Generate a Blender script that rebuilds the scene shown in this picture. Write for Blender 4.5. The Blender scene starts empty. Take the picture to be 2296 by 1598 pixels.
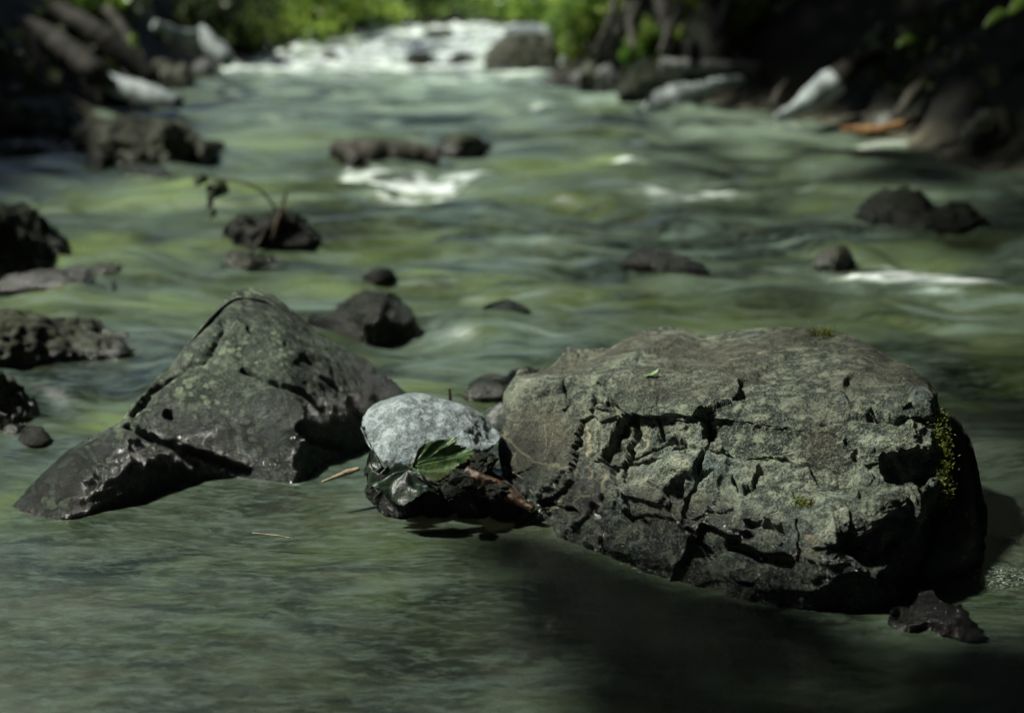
import bpy, math, random
import numpy as np
from mathutils import Vector

# ------------------------------------------------------------------ camera, sky, sun, exposure
scene = bpy.context.scene
C = scene.collection
CAM_Z = 0.75
PITCH = math.radians(15.0)
cam_d = bpy.data.cameras.new("camera")
cam = bpy.data.objects.new("camera", cam_d)
C.objects.link(cam)
cam.location = (0, 0, CAM_Z)
cam.rotation_euler = (math.pi / 2 - PITCH, 0, 0)
cam_d.lens = 50
cam_d.sensor_width = 36
cam_d.clip_start = 0.02
cam_d.clip_end = 400
cam_d.dof.use_dof = True
cam_d.dof.focus_distance = 1.88
cam_d.dof.aperture_fstop = 2.8
cam_d.dof.aperture_blades = 0
scene.camera = cam

SUN_DIR = Vector((-0.60, -0.02, 0.80)).normalized()      # from the scene towards the sun
world = bpy.data.worlds.new("World")
scene.world = world
world.use_nodes = True
wt = world.node_tree
bg = wt.nodes["Background"]
sky = wt.nodes.new("ShaderNodeTexSky")
sky.sky_type = 'NISHITA'
sky.sun_disc = False
sky.sun_elevation = math.asin(SUN_DIR.z)
sky.sun_rotation = math.atan2(SUN_DIR.x, SUN_DIR.y)
sky.air_density = 1.0
sky.dust_density = 2.0
wt.links.new(sky.outputs[0], bg.inputs[0])
bg.inputs[1].default_value = 0.058
sun_d = bpy.data.lights.new("sun", 'SUN')
sun_d.energy = 4.7
sun_d.angle = math.radians(3.5)
sun_d.color = (1.0, 1.0, 0.88)
sun = bpy.data.objects.new("sun", sun_d)
C.objects.link(sun)
sun.rotation_euler = SUN_DIR.to_track_quat('Z', 'Y').to_euler()
scene.view_settings.view_transform = 'Standard'
scene.view_settings.look = 'None'
scene.view_settings.exposure = 0.88
scene.view_settings.gamma = 1.0
scene.cycles.max_bounces = 6
scene.cycles.diffuse_bounces = 3
scene.cycles.glossy_bounces = 3
scene.cycles.transparent_max_bounces = 12
scene.cycles.use_denoising = True
scene.cycles.sample_clamp_indirect = 4

# ------------------------------------------------------------------ helpers: geometry of the view (pixels of a 2296 px wide print)
F = 2296 * 50 / 36.0
ca, sa = math.cos(PITCH), math.sin(PITCH)


def ray(px, py):
    x = (np.asarray(px, float) - 1148) / F
    v = (799 - np.asarray(py, float)) / F
    return x, ca + v * sa, -sa + v * ca


def P(px, py, Y):
    dx, dy, dz = ray(px, py)
    t = Y / dy
    return np.stack(np.broadcast_arrays(dx * t, dy * t, CAM_Z + dz * t), -1)


def W(px, py, z=0.0):
    dx, dy, dz = ray(px, py)
    t = (z - CAM_Z) / dz
    return np.stack(np.broadcast_arrays(dx * t, dy * t, CAM_Z + dz * t), -1)


def proj(co):
    x = co[..., 0]; y = co[..., 1]; z = co[..., 2] - CAM_Z
    d = y * ca - z * sa
    v = y * sa + z * ca
    return 1148 + F * x / d, 799 - F * v / d


def sstep(a, b, x):
    t = np.clip((x - a) / (b - a), 0, 1)
    return t * t * (3 - 2 * t)


# ------------------------------------------------------------------ helpers: noise
def _hash(ix, iy, iz, seed):
    h = (ix * 374761393 + iy * 668265263 + iz * 2147483647 + seed * 974634777) & 0xffffffff
    h = ((h ^ (h >> 13)) * 1274126177) & 0xffffffff
    h = ((h ^ (h >> 16)) * 2246822519) & 0xffffffff
    return h ^ (h >> 15)


def perlin(p, seed=0):
    p = np.asarray(p, float)
    i = np.floor(p).astype(np.int64)
    f = p - i
    u = f * f * f * (f * (f * 6 - 15) + 10)
    out = 0
    for dx in (0, 1):
        wx = u[..., 0] if dx else 1 - u[..., 0]
        for dy in (0, 1):
            wy = u[..., 1] if dy else 1 - u[..., 1]
            for dz in (0, 1):
                wz = u[..., 2] if dz else 1 - u[..., 2]
                h = _hash(i[..., 0] + dx, i[..., 1] + dy, i[..., 2] + dz, seed)
                gx = (h & 1023) / 511.5 - 1
                gy = ((h >> 10) & 1023) / 511.5 - 1
                gz = ((h >> 20) & 1023) / 511.5 - 1
                out = out + wx * wy * wz * (gx * (f[..., 0] - dx) + gy * (f[..., 1] - dy) + gz * (f[..., 2] - dz))
    return out * 1.3


def fbm(p, octs=4, seed=0, gain=0.5):
    a = 1.0; s = 0; p = np.asarray(p, float)
    for k in range(octs):
        s = s + a * perlin(p, seed + k * 17)
        p = p * 2.03; a *= gain
    return s


def ridged(p, octs=3, seed=0):
    a = 1.0; s = 0; p = np.asarray(p, float)
    for k in range(octs):
        s = s + a * (1 - np.minimum(np.abs(perlin(p, seed + k * 31)) * 2.2, 1))
        p = p * 2.1; a *= 0.5
    return s


def worley(p, seed=0):
    """distances to the nearest and second nearest cell points and the id of the nearest cell"""
    p = np.asarray(p, float)
    i = np.floor(p).astype(np.int64)
    off = np.zeros(p.shape)
    f1 = np.full(p.shape[:-1], 9.0); f2 = f1.copy(); cid = np.zeros(p.shape[:-1])
    for dx in (-1, 0, 1):
        for dy in (-1, 0, 1):
            for dz in (-1, 0, 1):
                jx, jy, jz = i[..., 0] + dx, i[..., 1] + dy, i[..., 2] + dz
                h = _hash(jx, jy, jz, seed)
                q = np.stack([jx + (h & 1023) / 1023., jy + ((h >> 10) & 1023) / 1023., jz + ((h >> 20) & 1023) / 1023.], -1)
                d = np.linalg.norm(q - p, axis=-1)
                near = d < f1
                f2 = np.where(near, f1, np.minimum(f2, d))
                cid = np.where(near, (h % 997) / 997., cid)
                off = np.where(near[..., None], p - q, off)
                f1 = np.where(near, d, f1)
    worley.off = off
    return f1, f2, cid


def seg_dist(px, py, pts):
    d = np.full(px.shape, 1e9)
    for (x0, y0), (x1, y1) in zip(pts[:-1], pts[1:]):
        dx, dy = x1 - x0, y1 - y0
        t = np.clip(((px - x0) * dx + (py - y0) * dy) / (dx * dx + dy * dy), 0, 1)
        d = np.minimum(d, np.hypot(px - x0 - t * dx, py - y0 - t * dy))
    return d


# ------------------------------------------------------------------ helpers: objects
def tag(o, label=None, cat=None, group=None, kind=None):
    if label: o['label'] = label
    if cat: o['category'] = cat
    if group: o['group'] = group
    if kind: o['kind'] = kind
    return o


def empty(name, loc=(0, 0, 0)):
    o = bpy.data.objects.new(name, None)
    o.location = loc
    C.objects.link(o)
    return o


def mesh_obj(name, verts, faces, mat, parent=None, smooth=True, attrs=None):
    me = bpy.data.meshes.new(name)
    verts = np.asarray(verts, np.float32)
    if parent is not None:
        verts = verts - np.array(parent.location, np.float32)
    faces = np.asarray(faces, np.int32)
    k = faces.shape[1]
    me.vertices.add(len(verts))
    me.vertices.foreach_set('co', verts.ravel())
    me.loops.add(faces.size)
    me.loops.foreach_set('vertex_index', faces.ravel())
    me.polygons.add(len(faces))
    me.polygons.foreach_set('loop_start', np.arange(0, faces.size, k, dtype=np.int32))
    me.polygons.foreach_set('loop_total', np.full(len(faces), k, np.int32))
    me.update(calc_edges=True)
    me.polygons.foreach_set('use_smooth', np.full(len(faces), smooth, bool))
    for nm, a in (attrs or {}).items():
        at = me.attributes.new(nm, 'FLOAT', 'POINT')
        at.data.foreach_set('value', np.asarray(a, np.float32).ravel())
    me.materials.append(mat)
    o = bpy.data.objects.new(name, me)
    C.objects.link(o)
    if parent is not None: o.parent = parent
    return o


def grid_faces(nr, nc, wrap=False):
    r = np.arange(nr - 1)[:, None]
    c = np.arange(nc if wrap else nc - 1)[None, :]
    c2 = (c + 1) % nc
    a = r * nc + c; b = r * nc + c2; d = (r + 1) * nc + c2; e = (r + 1) * nc + c
    return np.stack([a, b, d, e], -1).reshape(-1, 4)


def centre(v):
    """object origin at the thing's base; returns shifted coordinates and the location"""
    v = v.reshape(-1, 3)
    loc = np.array([v[:, 0].mean(), v[:, 1].mean(), max(v[:, 2].min(), -0.05)])
    return v - loc, loc


# ------------------------------------------------------------------ helpers: materials
def nodes_of(name):
    m = bpy.data.materials.new(name)
    m.use_nodes = True
    nt = m.node_tree
    for n in list(nt.nodes): nt.nodes.remove(n)
    out = nt.nodes.new('ShaderNodeOutputMaterial')
    return m, nt, out


class NT:
    def __init__(s, name):
        s.m, s.t, s.out = nodes_of(name)
        tc = s.t.nodes.new('ShaderNodeTexCoord'); s.obj = tc.outputs['Object']
        g = s.t.nodes.new('ShaderNodeNewGeometry'); s.pos = g.outputs['Position']; s.nor = g.outputs['Normal']

    def put(s, sock, v):
        if hasattr(v, 'is_linked') or isinstance(v, bpy.types.NodeSocket): s.t.links.new(v, sock)
        else: sock.default_value = v

    def noise(s, vec, scale, detail=4, rough=0.55, dist=0.0, out='Fac'):
        n = s.t.nodes.new('ShaderNodeTexNoise')
        s.put(n.inputs['Vector'], vec); n.inputs['Scale'].default_value = scale
        n.inputs['Detail'].default_value = detail; n.inputs['Roughness'].default_value = rough
        n.inputs['Distortion'].default_value = dist
        return n.outputs[out]

    def voro(s, vec, scale, feature='F1', out='Distance', rnd=1.0):
        n = s.t.nodes.new('ShaderNodeTexVoronoi'); n.feature = feature
        s.put(n.inputs['Vector'], vec); n.inputs['Scale'].default_value = scale
        n.inputs['Randomness'].default_value = rnd
        return n.outputs[out]

    def map(s, v, a, b, c=0.0, d=1.0):
        n = s.t.nodes.new('ShaderNodeMapRange'); n.interpolation_type = 'SMOOTHSTEP'
        s.put(n.inputs[0], v)
        for k, q in zip((1, 2, 3, 4), (a, b, c, d)): n.inputs[k].default_value = q
        return n.outputs[0]

    def math(s, op, a, b=0.0):
        n = s.t.nodes.new('ShaderNodeMath'); n.operation = op
        s.put(n.inputs[0], a); s.put(n.inputs[1], b)
        return n.outputs[0]

    def mix(s, f, a, b, mode='MIX'):
        n = s.t.nodes.new('ShaderNodeMix'); n.data_type = 'RGBA'; n.blend_type = mode
        s.put(n.inputs[0], f)
        for q, v in ((n.inputs[6], a), (n.inputs[7], b)):
            if isinstance(v, tuple): q.default_value = (*v, 1)
            else: s.put(q, v)
        return n.outputs[2]

    def vscale(s, vec, sc, rot=(0, 0, 0)):
        n = s.t.nodes.new('ShaderNodeMapping')
        s.put(n.inputs[0], vec); n.inputs['Scale'].default_value = sc; n.inputs['Rotation'].default_value = rot
        return n.outputs[0]

    def vadd(s, a, b, f):
        m = s.t.nodes.new('ShaderNodeVectorMath'); m.operation = 'MULTIPLY_ADD'
        s.put(m.inputs[0], b); m.inputs[1].default_value = (f, f, f); s.put(m.inputs[2], a)
        return m.outputs[0]

    def attr(s, name):
        n = s.t.nodes.new('ShaderNodeAttribute'); n.attribute_name = name
        return n.outputs['Fac']

    def sepz(s, v, ax=2):
        n = s.t.nodes.new('ShaderNodeSeparateXYZ'); s.put(n.inputs[0], v)
        return n.outputs[ax]

    def bump(s, h, strength=1.0, dist=0.01, normal=None):
        n = s.t.nodes.new('ShaderNodeBump'); s.put(n.inputs['Height'], h)
        n.inputs['Strength'].default_value = strength; n.inputs['Distance'].default_value = dist
        if normal is not None: s.put(n.inputs['Normal'], normal)
        return n.outputs[0]

    def bsdf(s, col, rough=0.7, normal=None, spec=0.5, **kw):
        n = s.t.nodes.new('ShaderNodeBsdfPrincipled')
        if isinstance(col, tuple): n.inputs['Base Color'].default_value = (*col, 1)
        else: s.put(n.inputs['Base Color'], col)
        s.put(n.inputs['Roughness'], rough)
        s.put(n.inputs['Specular IOR Level'], spec)
        if normal is not None: s.put(n.inputs['Normal'], normal)
        for k, v in kw.items(): s.put(n.inputs[k.replace('_', ' ')], v)
        return n.outputs[0]

    def done(s, sh):
        s.t.links.new(sh, s.out.inputs[0])
        return s.m


def rock_mat(name, dark, mid, light, scale=1.0, lichen=None, veins=False, wet=(0.015, 0.05), bump=1.0,
             moss=None, gloss=0.75, spec=0.35, glint=False):
    n = NT(name)
    v = n.obj
    warp = n.vadd(v, n.noise(v, 9 * scale, 3, out='Color'), 0.05)
    big = n.noise(warp, 7 * scale, 5, 0.6)
    fine = n.noise(warp, 55 * scale, 6, 0.7)
    grit = n.noise(v, 320 * scale, 3, 0.75)
    c = n.mix(n.map(big, .36, .62), dark, mid)
    c = n.mix(n.map(fine, .46, .62), c, light)
    blotch = n.noise(n.vadd(v, n.noise(v, 30, 3, out='Color'), .03), 19 * scale, 5, .65)
    c = n.mix(n.map(blotch, .52, .62, 0, .55), c, light)
    c = n.mix(n.map(blotch, .46, .38, 0, .6), c, dark)
    c = n.mix(n.map(grit, .5, .68, 0, .8), c, light)
    c = n.mix(n.map(grit, .32, .48, .8, 0), c, tuple(k * 0.35 for k in dark))
    if lichen:
        d = n.voro(n.vadd(v, n.noise(v, 90, 3, out='Color'), .012), 62 * scale)
        size = n.noise(v, 9 * scale, 2)
        m = n.map(n.math('SUBTRACT', d, n.map(size, .38, .66, -.02, .5)), -.12, .06, 1, 0)
        m = n.math('MULTIPLY', m, n.map(grit, .3, .55, .35, 1))
        c = n.mix(m, c, lichen)
    if veins:
        cr = n.math('MULTIPLY', n.attr('crust'), n.map(n.math('ADD', n.math('MULTIPLY', fine, .6), n.math('MULTIPLY', grit, .4)), .40, .60, .0, .85))
        c = n.mix(cr, c, n.mix(n.map(n.noise(v, 24, 4), .42, .6), (.36, .385, .29), (.13, .18, .185)))
        a2 = n.attr('smooth')
        c = n.mix(n.math('MULTIPLY', a2, .75), c, n.mix(n.map(grit, .3, .7), (.018, .016, .011), (.100, .088, .058)))
        a = n.attr('vein')
        c = n.mix(n.map(n.math('ADD', a, n.math('MULTIPLY', grit, .35)), .55, .8, 0, .9), c, (.30, .27, .17))
    if moss:
        mm = n.math('MULTIPLY', n.map(n.sepz(n.nor), .2, .8), n.map(n.noise(v, 12, 5, .7), .5, .62))
        c = n.mix(mm, c, moss)
    pz = n.math('ADD', n.sepz(n.pos), n.math('MULTIPLY', n.math('SUBTRACT', n.noise(v, 14, 4), .5), -.07))
    wetm = n.map(pz, wet[0], wet[1], 1, 0)
    c = n.mix(wetm, c, n.mix(1.0, c, (.28, .30, .31), 'MULTIPLY'))
    rough = n.math('SUBTRACT', gloss, n.math('MULTIPLY', wetm, gloss - .13))
    if glint:
        rough = n.math('SUBTRACT', rough, n.math('MULTIPLY', n.map(n.noise(v, 20, 3), .56, .66), .16))
    h = n.math('ADD', n.math('MULTIPLY', fine, 1.0), n.math('MULTIPLY', grit, .45))
    nb = n.bump(h, .9 * bump, .006)
    sp = n.math('ADD', spec, n.math('MULTIPLY', wetm, .4))
    return n.done(n.bsdf(c, rough, nb, sp))


M = {}
M['boulder'] = rock_mat('boulder_stone', (.010, .017, .015), (.046, .060, .050), (.23, .255, .185), 1.0, veins=True, bump=2.0, wet=(.055, .125))
M['lichen'] = rock_mat('lichened_stone', (.011, .018, .013), (.044, .060, .044), (.115, .140, .105), 1.15, lichen=(.17, .215, .14), bump=1.6, wet=(.07, .135))
M['pale'] = rock_mat('pale_stone', (.085, .105, .112), (.15, .185, .195), (.29, .335, .345), 1.2, bump=1.0, wet=(.05, .085))
M['dark'] = rock_mat('dark_wet_stone', (.004, .006, .004), (.011, .015, .009), (.038, .045, .026), .8, wet=(.0, .12), gloss=.6, spec=.10, bump=1.8, glint=True)
M['gloss'] = rock_mat('black_glossy_stone', (.004, .005, .005), (.010, .012, .012), (.03, .035, .035), 1.0, wet=(.1, .2), gloss=.2, spec=.9, bump=3.0)
M['slab'] = rock_mat('slab_stone', (.007, .007, .0055), (.016, .015, .011), (.040, .037, .028), .9, wet=(.02, .08))
M['brown'] = rock_mat('brown_stone', (.008, .010, .006), (.022, .026, .015), (.060, .066, .038), .7, wet=(.0, .07), glint=True)
M['mossy'] = rock_mat('mossy_stone', (.007, .008, .005), (.016, .018, .010), (.04, .045, .022), .8, moss=(.022, .034, .007), wet=(.0, .05))
M['grey'] = rock_mat('grey_stone', (.04, .042, .042), (.09, .095, .09), (.2, .21, .2), .6, wet=(.0, .04))


def wood_mat(name, a, b, rough=.7, stripes=70):
    n = NT(name)
    v = n.vscale(n.obj, (1, 1, 1))
    g = n.noise(n.vadd(v, n.noise(v, 6, 3, out='Color'), .1), stripes, 5, .7)
    g2 = n.noise(v, 14, 4)
    c = n.mix(n.map(g, .35, .65), a, b)
    c = n.mix(n.map(g2, .5, .75, 0, .6), c, tuple(k * .45 for k in a))
    return n.done(n.bsdf(c, rough, n.bump(g, .8, .004), .4))


M['stick'] = wood_mat('wet_brown_wood', (.014, .008, .004), (.075, .038, .018), .4)
M['driftwood'] = wood_mat('bleached_driftwood', (.10, .12, .12), (.36, .41, .41), .6, 20)
M['orangewood'] = wood_mat('orange_bare_wood', (.12, .06, .022), (.30, .16, .065), .6, 20)
M['bark'] = wood_mat('dull_bark', (.013, .012, .009), (.045, .040, .030), .8, 20)
M['straw'] = wood_mat('straw_twig', (.10, .08, .045), (.26, .21, .13), .5)


def leaf_mat(name, a, b, rough=.45, trans=.25, spec=.5, scale=20):
    n = NT(name)
    g = n.noise(n.obj, scale, 3)
    c = n.mix(n.map(g, .35, .65), a, b)
    s1 = n.bsdf(c, rough, None, spec)
    t = n.t.nodes.new('ShaderNodeBsdfTranslucent'); n.put(t.inputs[0], c)
    mx = n.t.nodes.new('ShaderNodeMixShader'); mx.inputs[0].default_value = trans
    n.t.links.new(s1, mx.inputs[1]); n.t.links.new(t.outputs[0], mx.inputs[2])
    return n.done(mx.outputs[0])


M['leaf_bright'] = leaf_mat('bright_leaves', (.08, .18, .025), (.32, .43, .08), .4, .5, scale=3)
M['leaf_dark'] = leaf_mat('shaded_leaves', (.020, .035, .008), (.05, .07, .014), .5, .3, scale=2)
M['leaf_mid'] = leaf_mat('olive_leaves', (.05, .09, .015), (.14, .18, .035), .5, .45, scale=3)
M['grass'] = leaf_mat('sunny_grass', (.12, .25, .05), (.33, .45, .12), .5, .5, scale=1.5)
M['moss'] = leaf_mat('green_moss', (.05, .07, .008), (.17, .19, .02), .6, .4, scale=60)

# ------------------------------------------------------------------ the river: level, banks, bed
def wl(y):
    y = np.asarray(y, float)
    return 0.20 * sstep(11.4, 14.6, y) + 0.03 * sstep(9, 11.5, y)


def Wr(px, py):
    """point of the water surface seen at a pixel, following the rise at the rapids"""
    z = 0.0
    for _ in range(25):
        p = W(px, py, z)
        z = .5 * z + .5 * float(wl(p[1]))
    return W(px, py, z)


LB = np.array([Wr(*q) for q in [(0, 332), (150, 285), (330, 222), (430, 185), (530, 142), (640, 108), (720, 88)]])
RB = np.array([Wr(*q) for q in [(2296, 400), (2100, 345), (1900, 285), (1720, 245), (1450, 215), (1300, 190), (1235, 165), (1250, 110)]])
LY = np.r_[-30, 0.5, 4, LB[:, 1], LB[-1, 1] + .8, 60]; LX = np.r_[-3.2, -3.0, -2.7, LB[:, 0], LB[-1, 0] + .4, -1.0]
RY = np.r_[-30, 0.5, 4, RB[:, 1], RB[-1, 1] + .8, 60]; RX = np.r_[3.2, 2.8, 2.3, RB[:, 0], RB[-1, 0] - .1, 1.0]
o_ = np.argsort(LY); LY, LX = LY[o_], LX[o_]
o_ = np.argsort(RY); RY, RX = RY[o_], RX[o_]
END_Y = 15.4


def bank_d(x, y):
    """how far a place lies outside the water, in metres (negative: in the river)"""
    return np.maximum(np.maximum(np.interp(y, LY, LX) - x, x - np.interp(y, RY, RX)), y - END_Y)


def ground_z(x, y):
    d = bank_d(x, y)
    p = np.stack([x, y, 0 * x], -1)
    up = np.clip(d, 0, None)
    side = 0.55 * sstep(-.05, .9, d) + .42 * np.clip(up - .4, 0, 14)
    farb = .22 * sstep(0, .5, d) + .22 * np.clip(up, 0, 10)
    far = sstep(END_Y - 1.2, END_Y + .3, y)
    z = wl(y) - .17 - .06 * sstep(0, 1, -d) + .17 * sstep(-.35, 0.0, d) + side * (1 - far) + farb * far
    z += fbm(p * 1.7, 4, 3) * (.03 + .16 * sstep(.1, 1, d)) + fbm(p * 9, 3, 5) * .022
    return z


def warp_axis(n, lo, hi, c, k):
    t = np.linspace(-1, 1, n)
    s = np.sinh(k * t) / np.sinh(k)
    return np.where(s < 0, c + s * (c - lo), c + s * (hi - c))


gx = warp_axis(340, -70, 70, 0, 4.2)
gy = warp_axis(380, -60, 120, 5, 3.2)
X, Y = np.meshgrid(gx, gy)
Z = ground_z(X, Y)
n = NT('river_ground')
v = n.obj
d1 = n.voro(n.vadd(v, n.noise(v, 5, 3, out='Color'), .06), 11, out='Color')
g1 = n.noise(v, 2.2, 5, .6)
c = n.mix(n.map(g1, .35, .65), (.030, .027, .019), (.065, .058, .036))
c = n.mix(n.map(n.sepz(d1, 0), .2, .95, 0, .8), c, (.15, .14, .10))
wetz = n.map(n.sepz(n.pos), -.02, .12, 0, 1)
c2 = n.mix(n.map(n.noise(v, 7, 5, .65), .4, .62), (.002, .002, .0015), (.005, .005, .003))
c2 = n.mix(n.map(n.noise(v, 1.3, 4, .6), .5, .66), c2, (.007, .012, .003))
c = n.mix(wetz, c, c2)
mat = n.done(n.bsdf(c, .8, n.bump(n.noise(v, 40, 5, .7), .8, .02), .25))
tag(mesh_obj('ground', np.stack([X, Y, Z], -1).reshape(-1, 3), grid_faces(*X.shape), mat), kind='structure')

# ------------------------------------------------------------------ the water surface
ny, nx = 900, 560
ty = np.linspace(0, 1, ny)
ys = 0.55 * (17.0 / 0.55) ** ty - 0.0
ys = np.r_[np.linspace(-6, .53, 12), ys]
sx = np.linspace(-1, 1, nx)
Yw = np.repeat(ys[:, None], nx, 1)
half = np.clip(1.0 + .75 * np.abs(ys), 0, 4.2)
Xw = sx[None, :] * half[:, None] - .2 * sstep(6, 13, Yw)
p3 = np.stack([Xw, Yw, 0 * Xw], -1)
wx = fbm(p3 * np.array([1.1, 1.6, 1]), 2, 40) * .35
q = np.stack([Xw + wx, Yw + .22 * Xw + wx * .6, 0 * Xw], -1)
swell = fbm(q * np.array([1.6, 2.8, 1]), 2, 41, .45)
lob = fbm(q * np.array([3.4, 6.6, 1]), 2, 47, .45)
chop = fbm(q * np.array([9, 20, 1]), 2, 53, .5)
calm = sstep(1.55, 2.7, Yw)
Zw = wl(Yw) + calm * (.066 * swell + .026 * lob + .001 * chop) + (1 - calm) * (.004 * swell + .003 * lob)
rap = sstep(10.8, 12.2, Yw)
Zw += rap * (.035 * ridged(p3 * np.array([1.6, 1.2, 1]), 3, 60) - .05 + .03 * chop)
foam = np.zeros_like(Xw)
pxw, pyw = proj(np.stack([Xw, Yw, Zw], -1))


def blob(px, py, rx, ry, amp=1.0, slope=0.0):
    """soft patch (white water, painted reflections, glints) at a place on the river; the radii are measured there"""
    c0 = W(px, py)
    ax = rx * c0[1] / F
    ay = abs(W(px, py - ry)[1] - W(px, py + ry)[1]) / 2
    dx = (Xw - c0[0]) / ax; dy = (Yw - c0[1] + slope * (Xw - c0[0])) / ay
    return amp * np.exp(-(dx * dx + dy * dy))


fn = fbm(q * np.array([5, 9, 1]), 4, 71, .6)
foam += (.62 + .8 * fn) * sstep(9.6, 12.6, Yw)
for b in [(880, 412, 130, 18, 1.0), (1000, 398, 90, 12, .9), (820, 396, 60, 10, .7), (930, 445, 160, 20, .5), (1950, 645, 90, 28, .75), (2060, 622, 110, 28, .85), (2130, 665, 90, 18, .5), (1420, 371, 44, 12, .9),
          (1560, 430, 170, 20, .45), (1500, 470, 60, 14, .45), (2000, 330, 190, 10, .45), (1700, 280, 140, 8, .35),
          (330, 488, 22, 4, .35), (700, 490, 60, 8, .2), (640, 570, 80, 12, .15), (1180, 262, 80, 8, .3), (340, 655, 50, 14, .12), (1350, 300, 90, 7, .3),
          (560, 165, 70, 6, .5), (560, 215, 60, 6, .4), (1250, 240, 200, 10, .25)]:
    foam += blob(*b) * np.clip(.75 + 1.6 * fn, 0, 2)
foam += .22 * sstep(7.0, 11, Yw) * np.clip(.5 + 1.2 * fn, 0, 1.3)
foam = np.clip(foam, 0, 1)
milk = sstep(3.8, 9.5, Yw) * np.clip(.55 + 1.5 * fbm(q * np.array([1.1, 2.4, 1]), 3, 83), 0, 1.3)
foliage_reflection = np.zeros_like(Xw)  # reflections of sunlit foliage, painted as yellow-green patches on the water
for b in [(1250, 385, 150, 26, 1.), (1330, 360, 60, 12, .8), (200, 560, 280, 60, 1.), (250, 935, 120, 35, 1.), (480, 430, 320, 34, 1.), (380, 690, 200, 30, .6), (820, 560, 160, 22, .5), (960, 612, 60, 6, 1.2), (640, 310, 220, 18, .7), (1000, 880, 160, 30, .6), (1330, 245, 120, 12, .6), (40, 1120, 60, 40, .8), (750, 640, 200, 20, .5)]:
    foliage_reflection += blob(*b)
foliage_reflection = np.clip(foliage_reflection * (.8 + .8 * fn), 0, 1)
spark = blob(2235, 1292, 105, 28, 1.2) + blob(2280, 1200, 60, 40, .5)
Zw += .012 * np.clip(foam, 0, 1) * calm
def foot(pts, w_, amp):
    global foam, Zw
    w0 = [W(*q_) for q_ in pts]
    d_ = seg_dist(Xw, Yw, [(a_[0], a_[1]) for a_ in w0])
    foam = np.maximum(foam, amp * np.exp(-(d_ / w_) ** 2) * np.clip(.4 + 2.0 * fn, 0, 1))
    Zw = Zw + .005 * np.exp(-(d_ / .03) ** 2)


foot([(1165, 1112), (1240, 1188), (1340, 1245), (1450, 1290), (1560, 1328), (1700, 1368), (1850, 1378)], .005, .55)
foot([(22, 1152), (150, 1178), (250, 1150), (330, 1122), (400, 1098), (520, 1078), (660, 1085), (740, 1052), (790, 1022)], .006, .6)
keep = bank_d(Xw, Yw) < 1.6
n = NT('river_water')
v = n.pos
vs = n.vscale(v, (.85, 1.3, 1), (0, 0, .16))
wv = n.vadd(vs, n.noise(vs, 1.6, 3, out='Color'), .28)
a1 = n.noise(wv, 2.6, 3, .5)
a2 = n.noise(n.vadd(wv, n.noise(vs, 7, 2, out='Color'), .05), 5.0, 3, .55)
a3 = n.noise(n.vscale(wv, (1, 2.6, 1)), 16, 4, .65)
fib = n.noise(n.vscale(n.vadd(v, n.noise(v, 22, 3, out='Color'), .030), (17, 60, 20), (0, 0, .2)), 1.6, 5, .7)
c = n.mix(n.map(a1, .40, .60), (.006, .013, .011), (.140, .175, .125))
c = n.mix(n.map(a2, .50, .68, 0, .85), c, (.26, .33, .30))
c = n.mix(n.map(n.noise(wv, 1.5, 3, .5), .48, .66, 0, .75), c, (.19, .235, .07))
c = n.mix(n.map(n.noise(n.vadd(wv, a1, 3.0), 3.3, 4, .6), .52, .72, 0, .6), c, (.17, .145, .085))
c = n.mix(n.map(a3, .52, .34, 0, .28), c, (.030, .040, .032))
st = n.noise(n.vscale(n.vadd(wv, n.noise(vs, 2.2, 2, out='Color'), .25), (.8, 2.6, 1)), 4.2, 4, .55)
c = n.mix(n.map(st, .53, .70, 0, .8), c, (.38, .45, .43))  # silver streaks and dark troughs: wave reflections put into the colour
c = n.mix(n.map(st, .47, .34, 0, .75), c, (.008, .016, .013))
vn = n.vadd(n.vscale(v, (1, 1.7, 1), (0, 0, .22)), n.noise(vs, 4, 3, out='Color'), .16)
b1 = n.noise(vn, 6.5, 6, .68)
b2 = n.noise(n.vscale(vn, (1, 1.6, 1)), 21, 4, .65)
cn = n.mix(n.map(b1, .36, .62), (.012, .020, .017), (.115, .130, .092))
cn = n.mix(n.map(n.noise(vn, 3.1, 4, .6), .48, .66, 0, .6), cn, (.150, .118, .066))
cn = n.mix(n.map(n.noise(vn, 4.3, 4, .6), .50, .66, 0, .6), cn, (.11, .145, .050))
cn = n.mix(n.map(b2, .52, .70, 0, .6), cn, (.24, .28, .265))
cn = n.mix(n.map(b2, .46, .32, 0, .6), cn, (.014, .020, .018))
c = n.mix(n.math('MULTIPLY', n.attr('shallow'), .8), c, cn)
c = n.mix(n.map(fib, .47, .66, 0, .55), c, (.22, .27, .235))
c = n.mix(n.map(fib, .5, .30, 0, .40), c, (.02, .028, .02))
c = n.mix(n.map(n.noise(n.vscale(n.vadd(wv, a2, .3), (1, 1.8, 1)), 12, 4, .6), .50, .75, 0, .4), c, (.24, .28, .26))
c = n.mix(n.math('MULTIPLY', n.attr('foliage_reflection'), .72), c, (.40, .50, .12))
c = n.mix(n.math('MULTIPLY', n.attr('milk'), .80), c, (.56, .65, .55))
fo = n.math('MULTIPLY', n.attr('foam'), n.map(n.noise(n.vscale(wv, (.6, 3.6, 1)), 4.5, 3, .5), .30, .66, .25, 1.25))
c = n.mix(n.map(fo, .0, 1.25, 0, .92), c, (.66, .71, .71))
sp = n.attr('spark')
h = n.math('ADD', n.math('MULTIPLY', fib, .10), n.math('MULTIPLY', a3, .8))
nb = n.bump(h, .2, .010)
sps = n.math('ABSOLUTE', n.math('SUBTRACT', n.noise(n.vscale(n.vadd(v, n.noise(v, 60, 2, out='Color'), .012), (1, 1.7, 1)), 62, 2, .6), .5))
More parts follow.
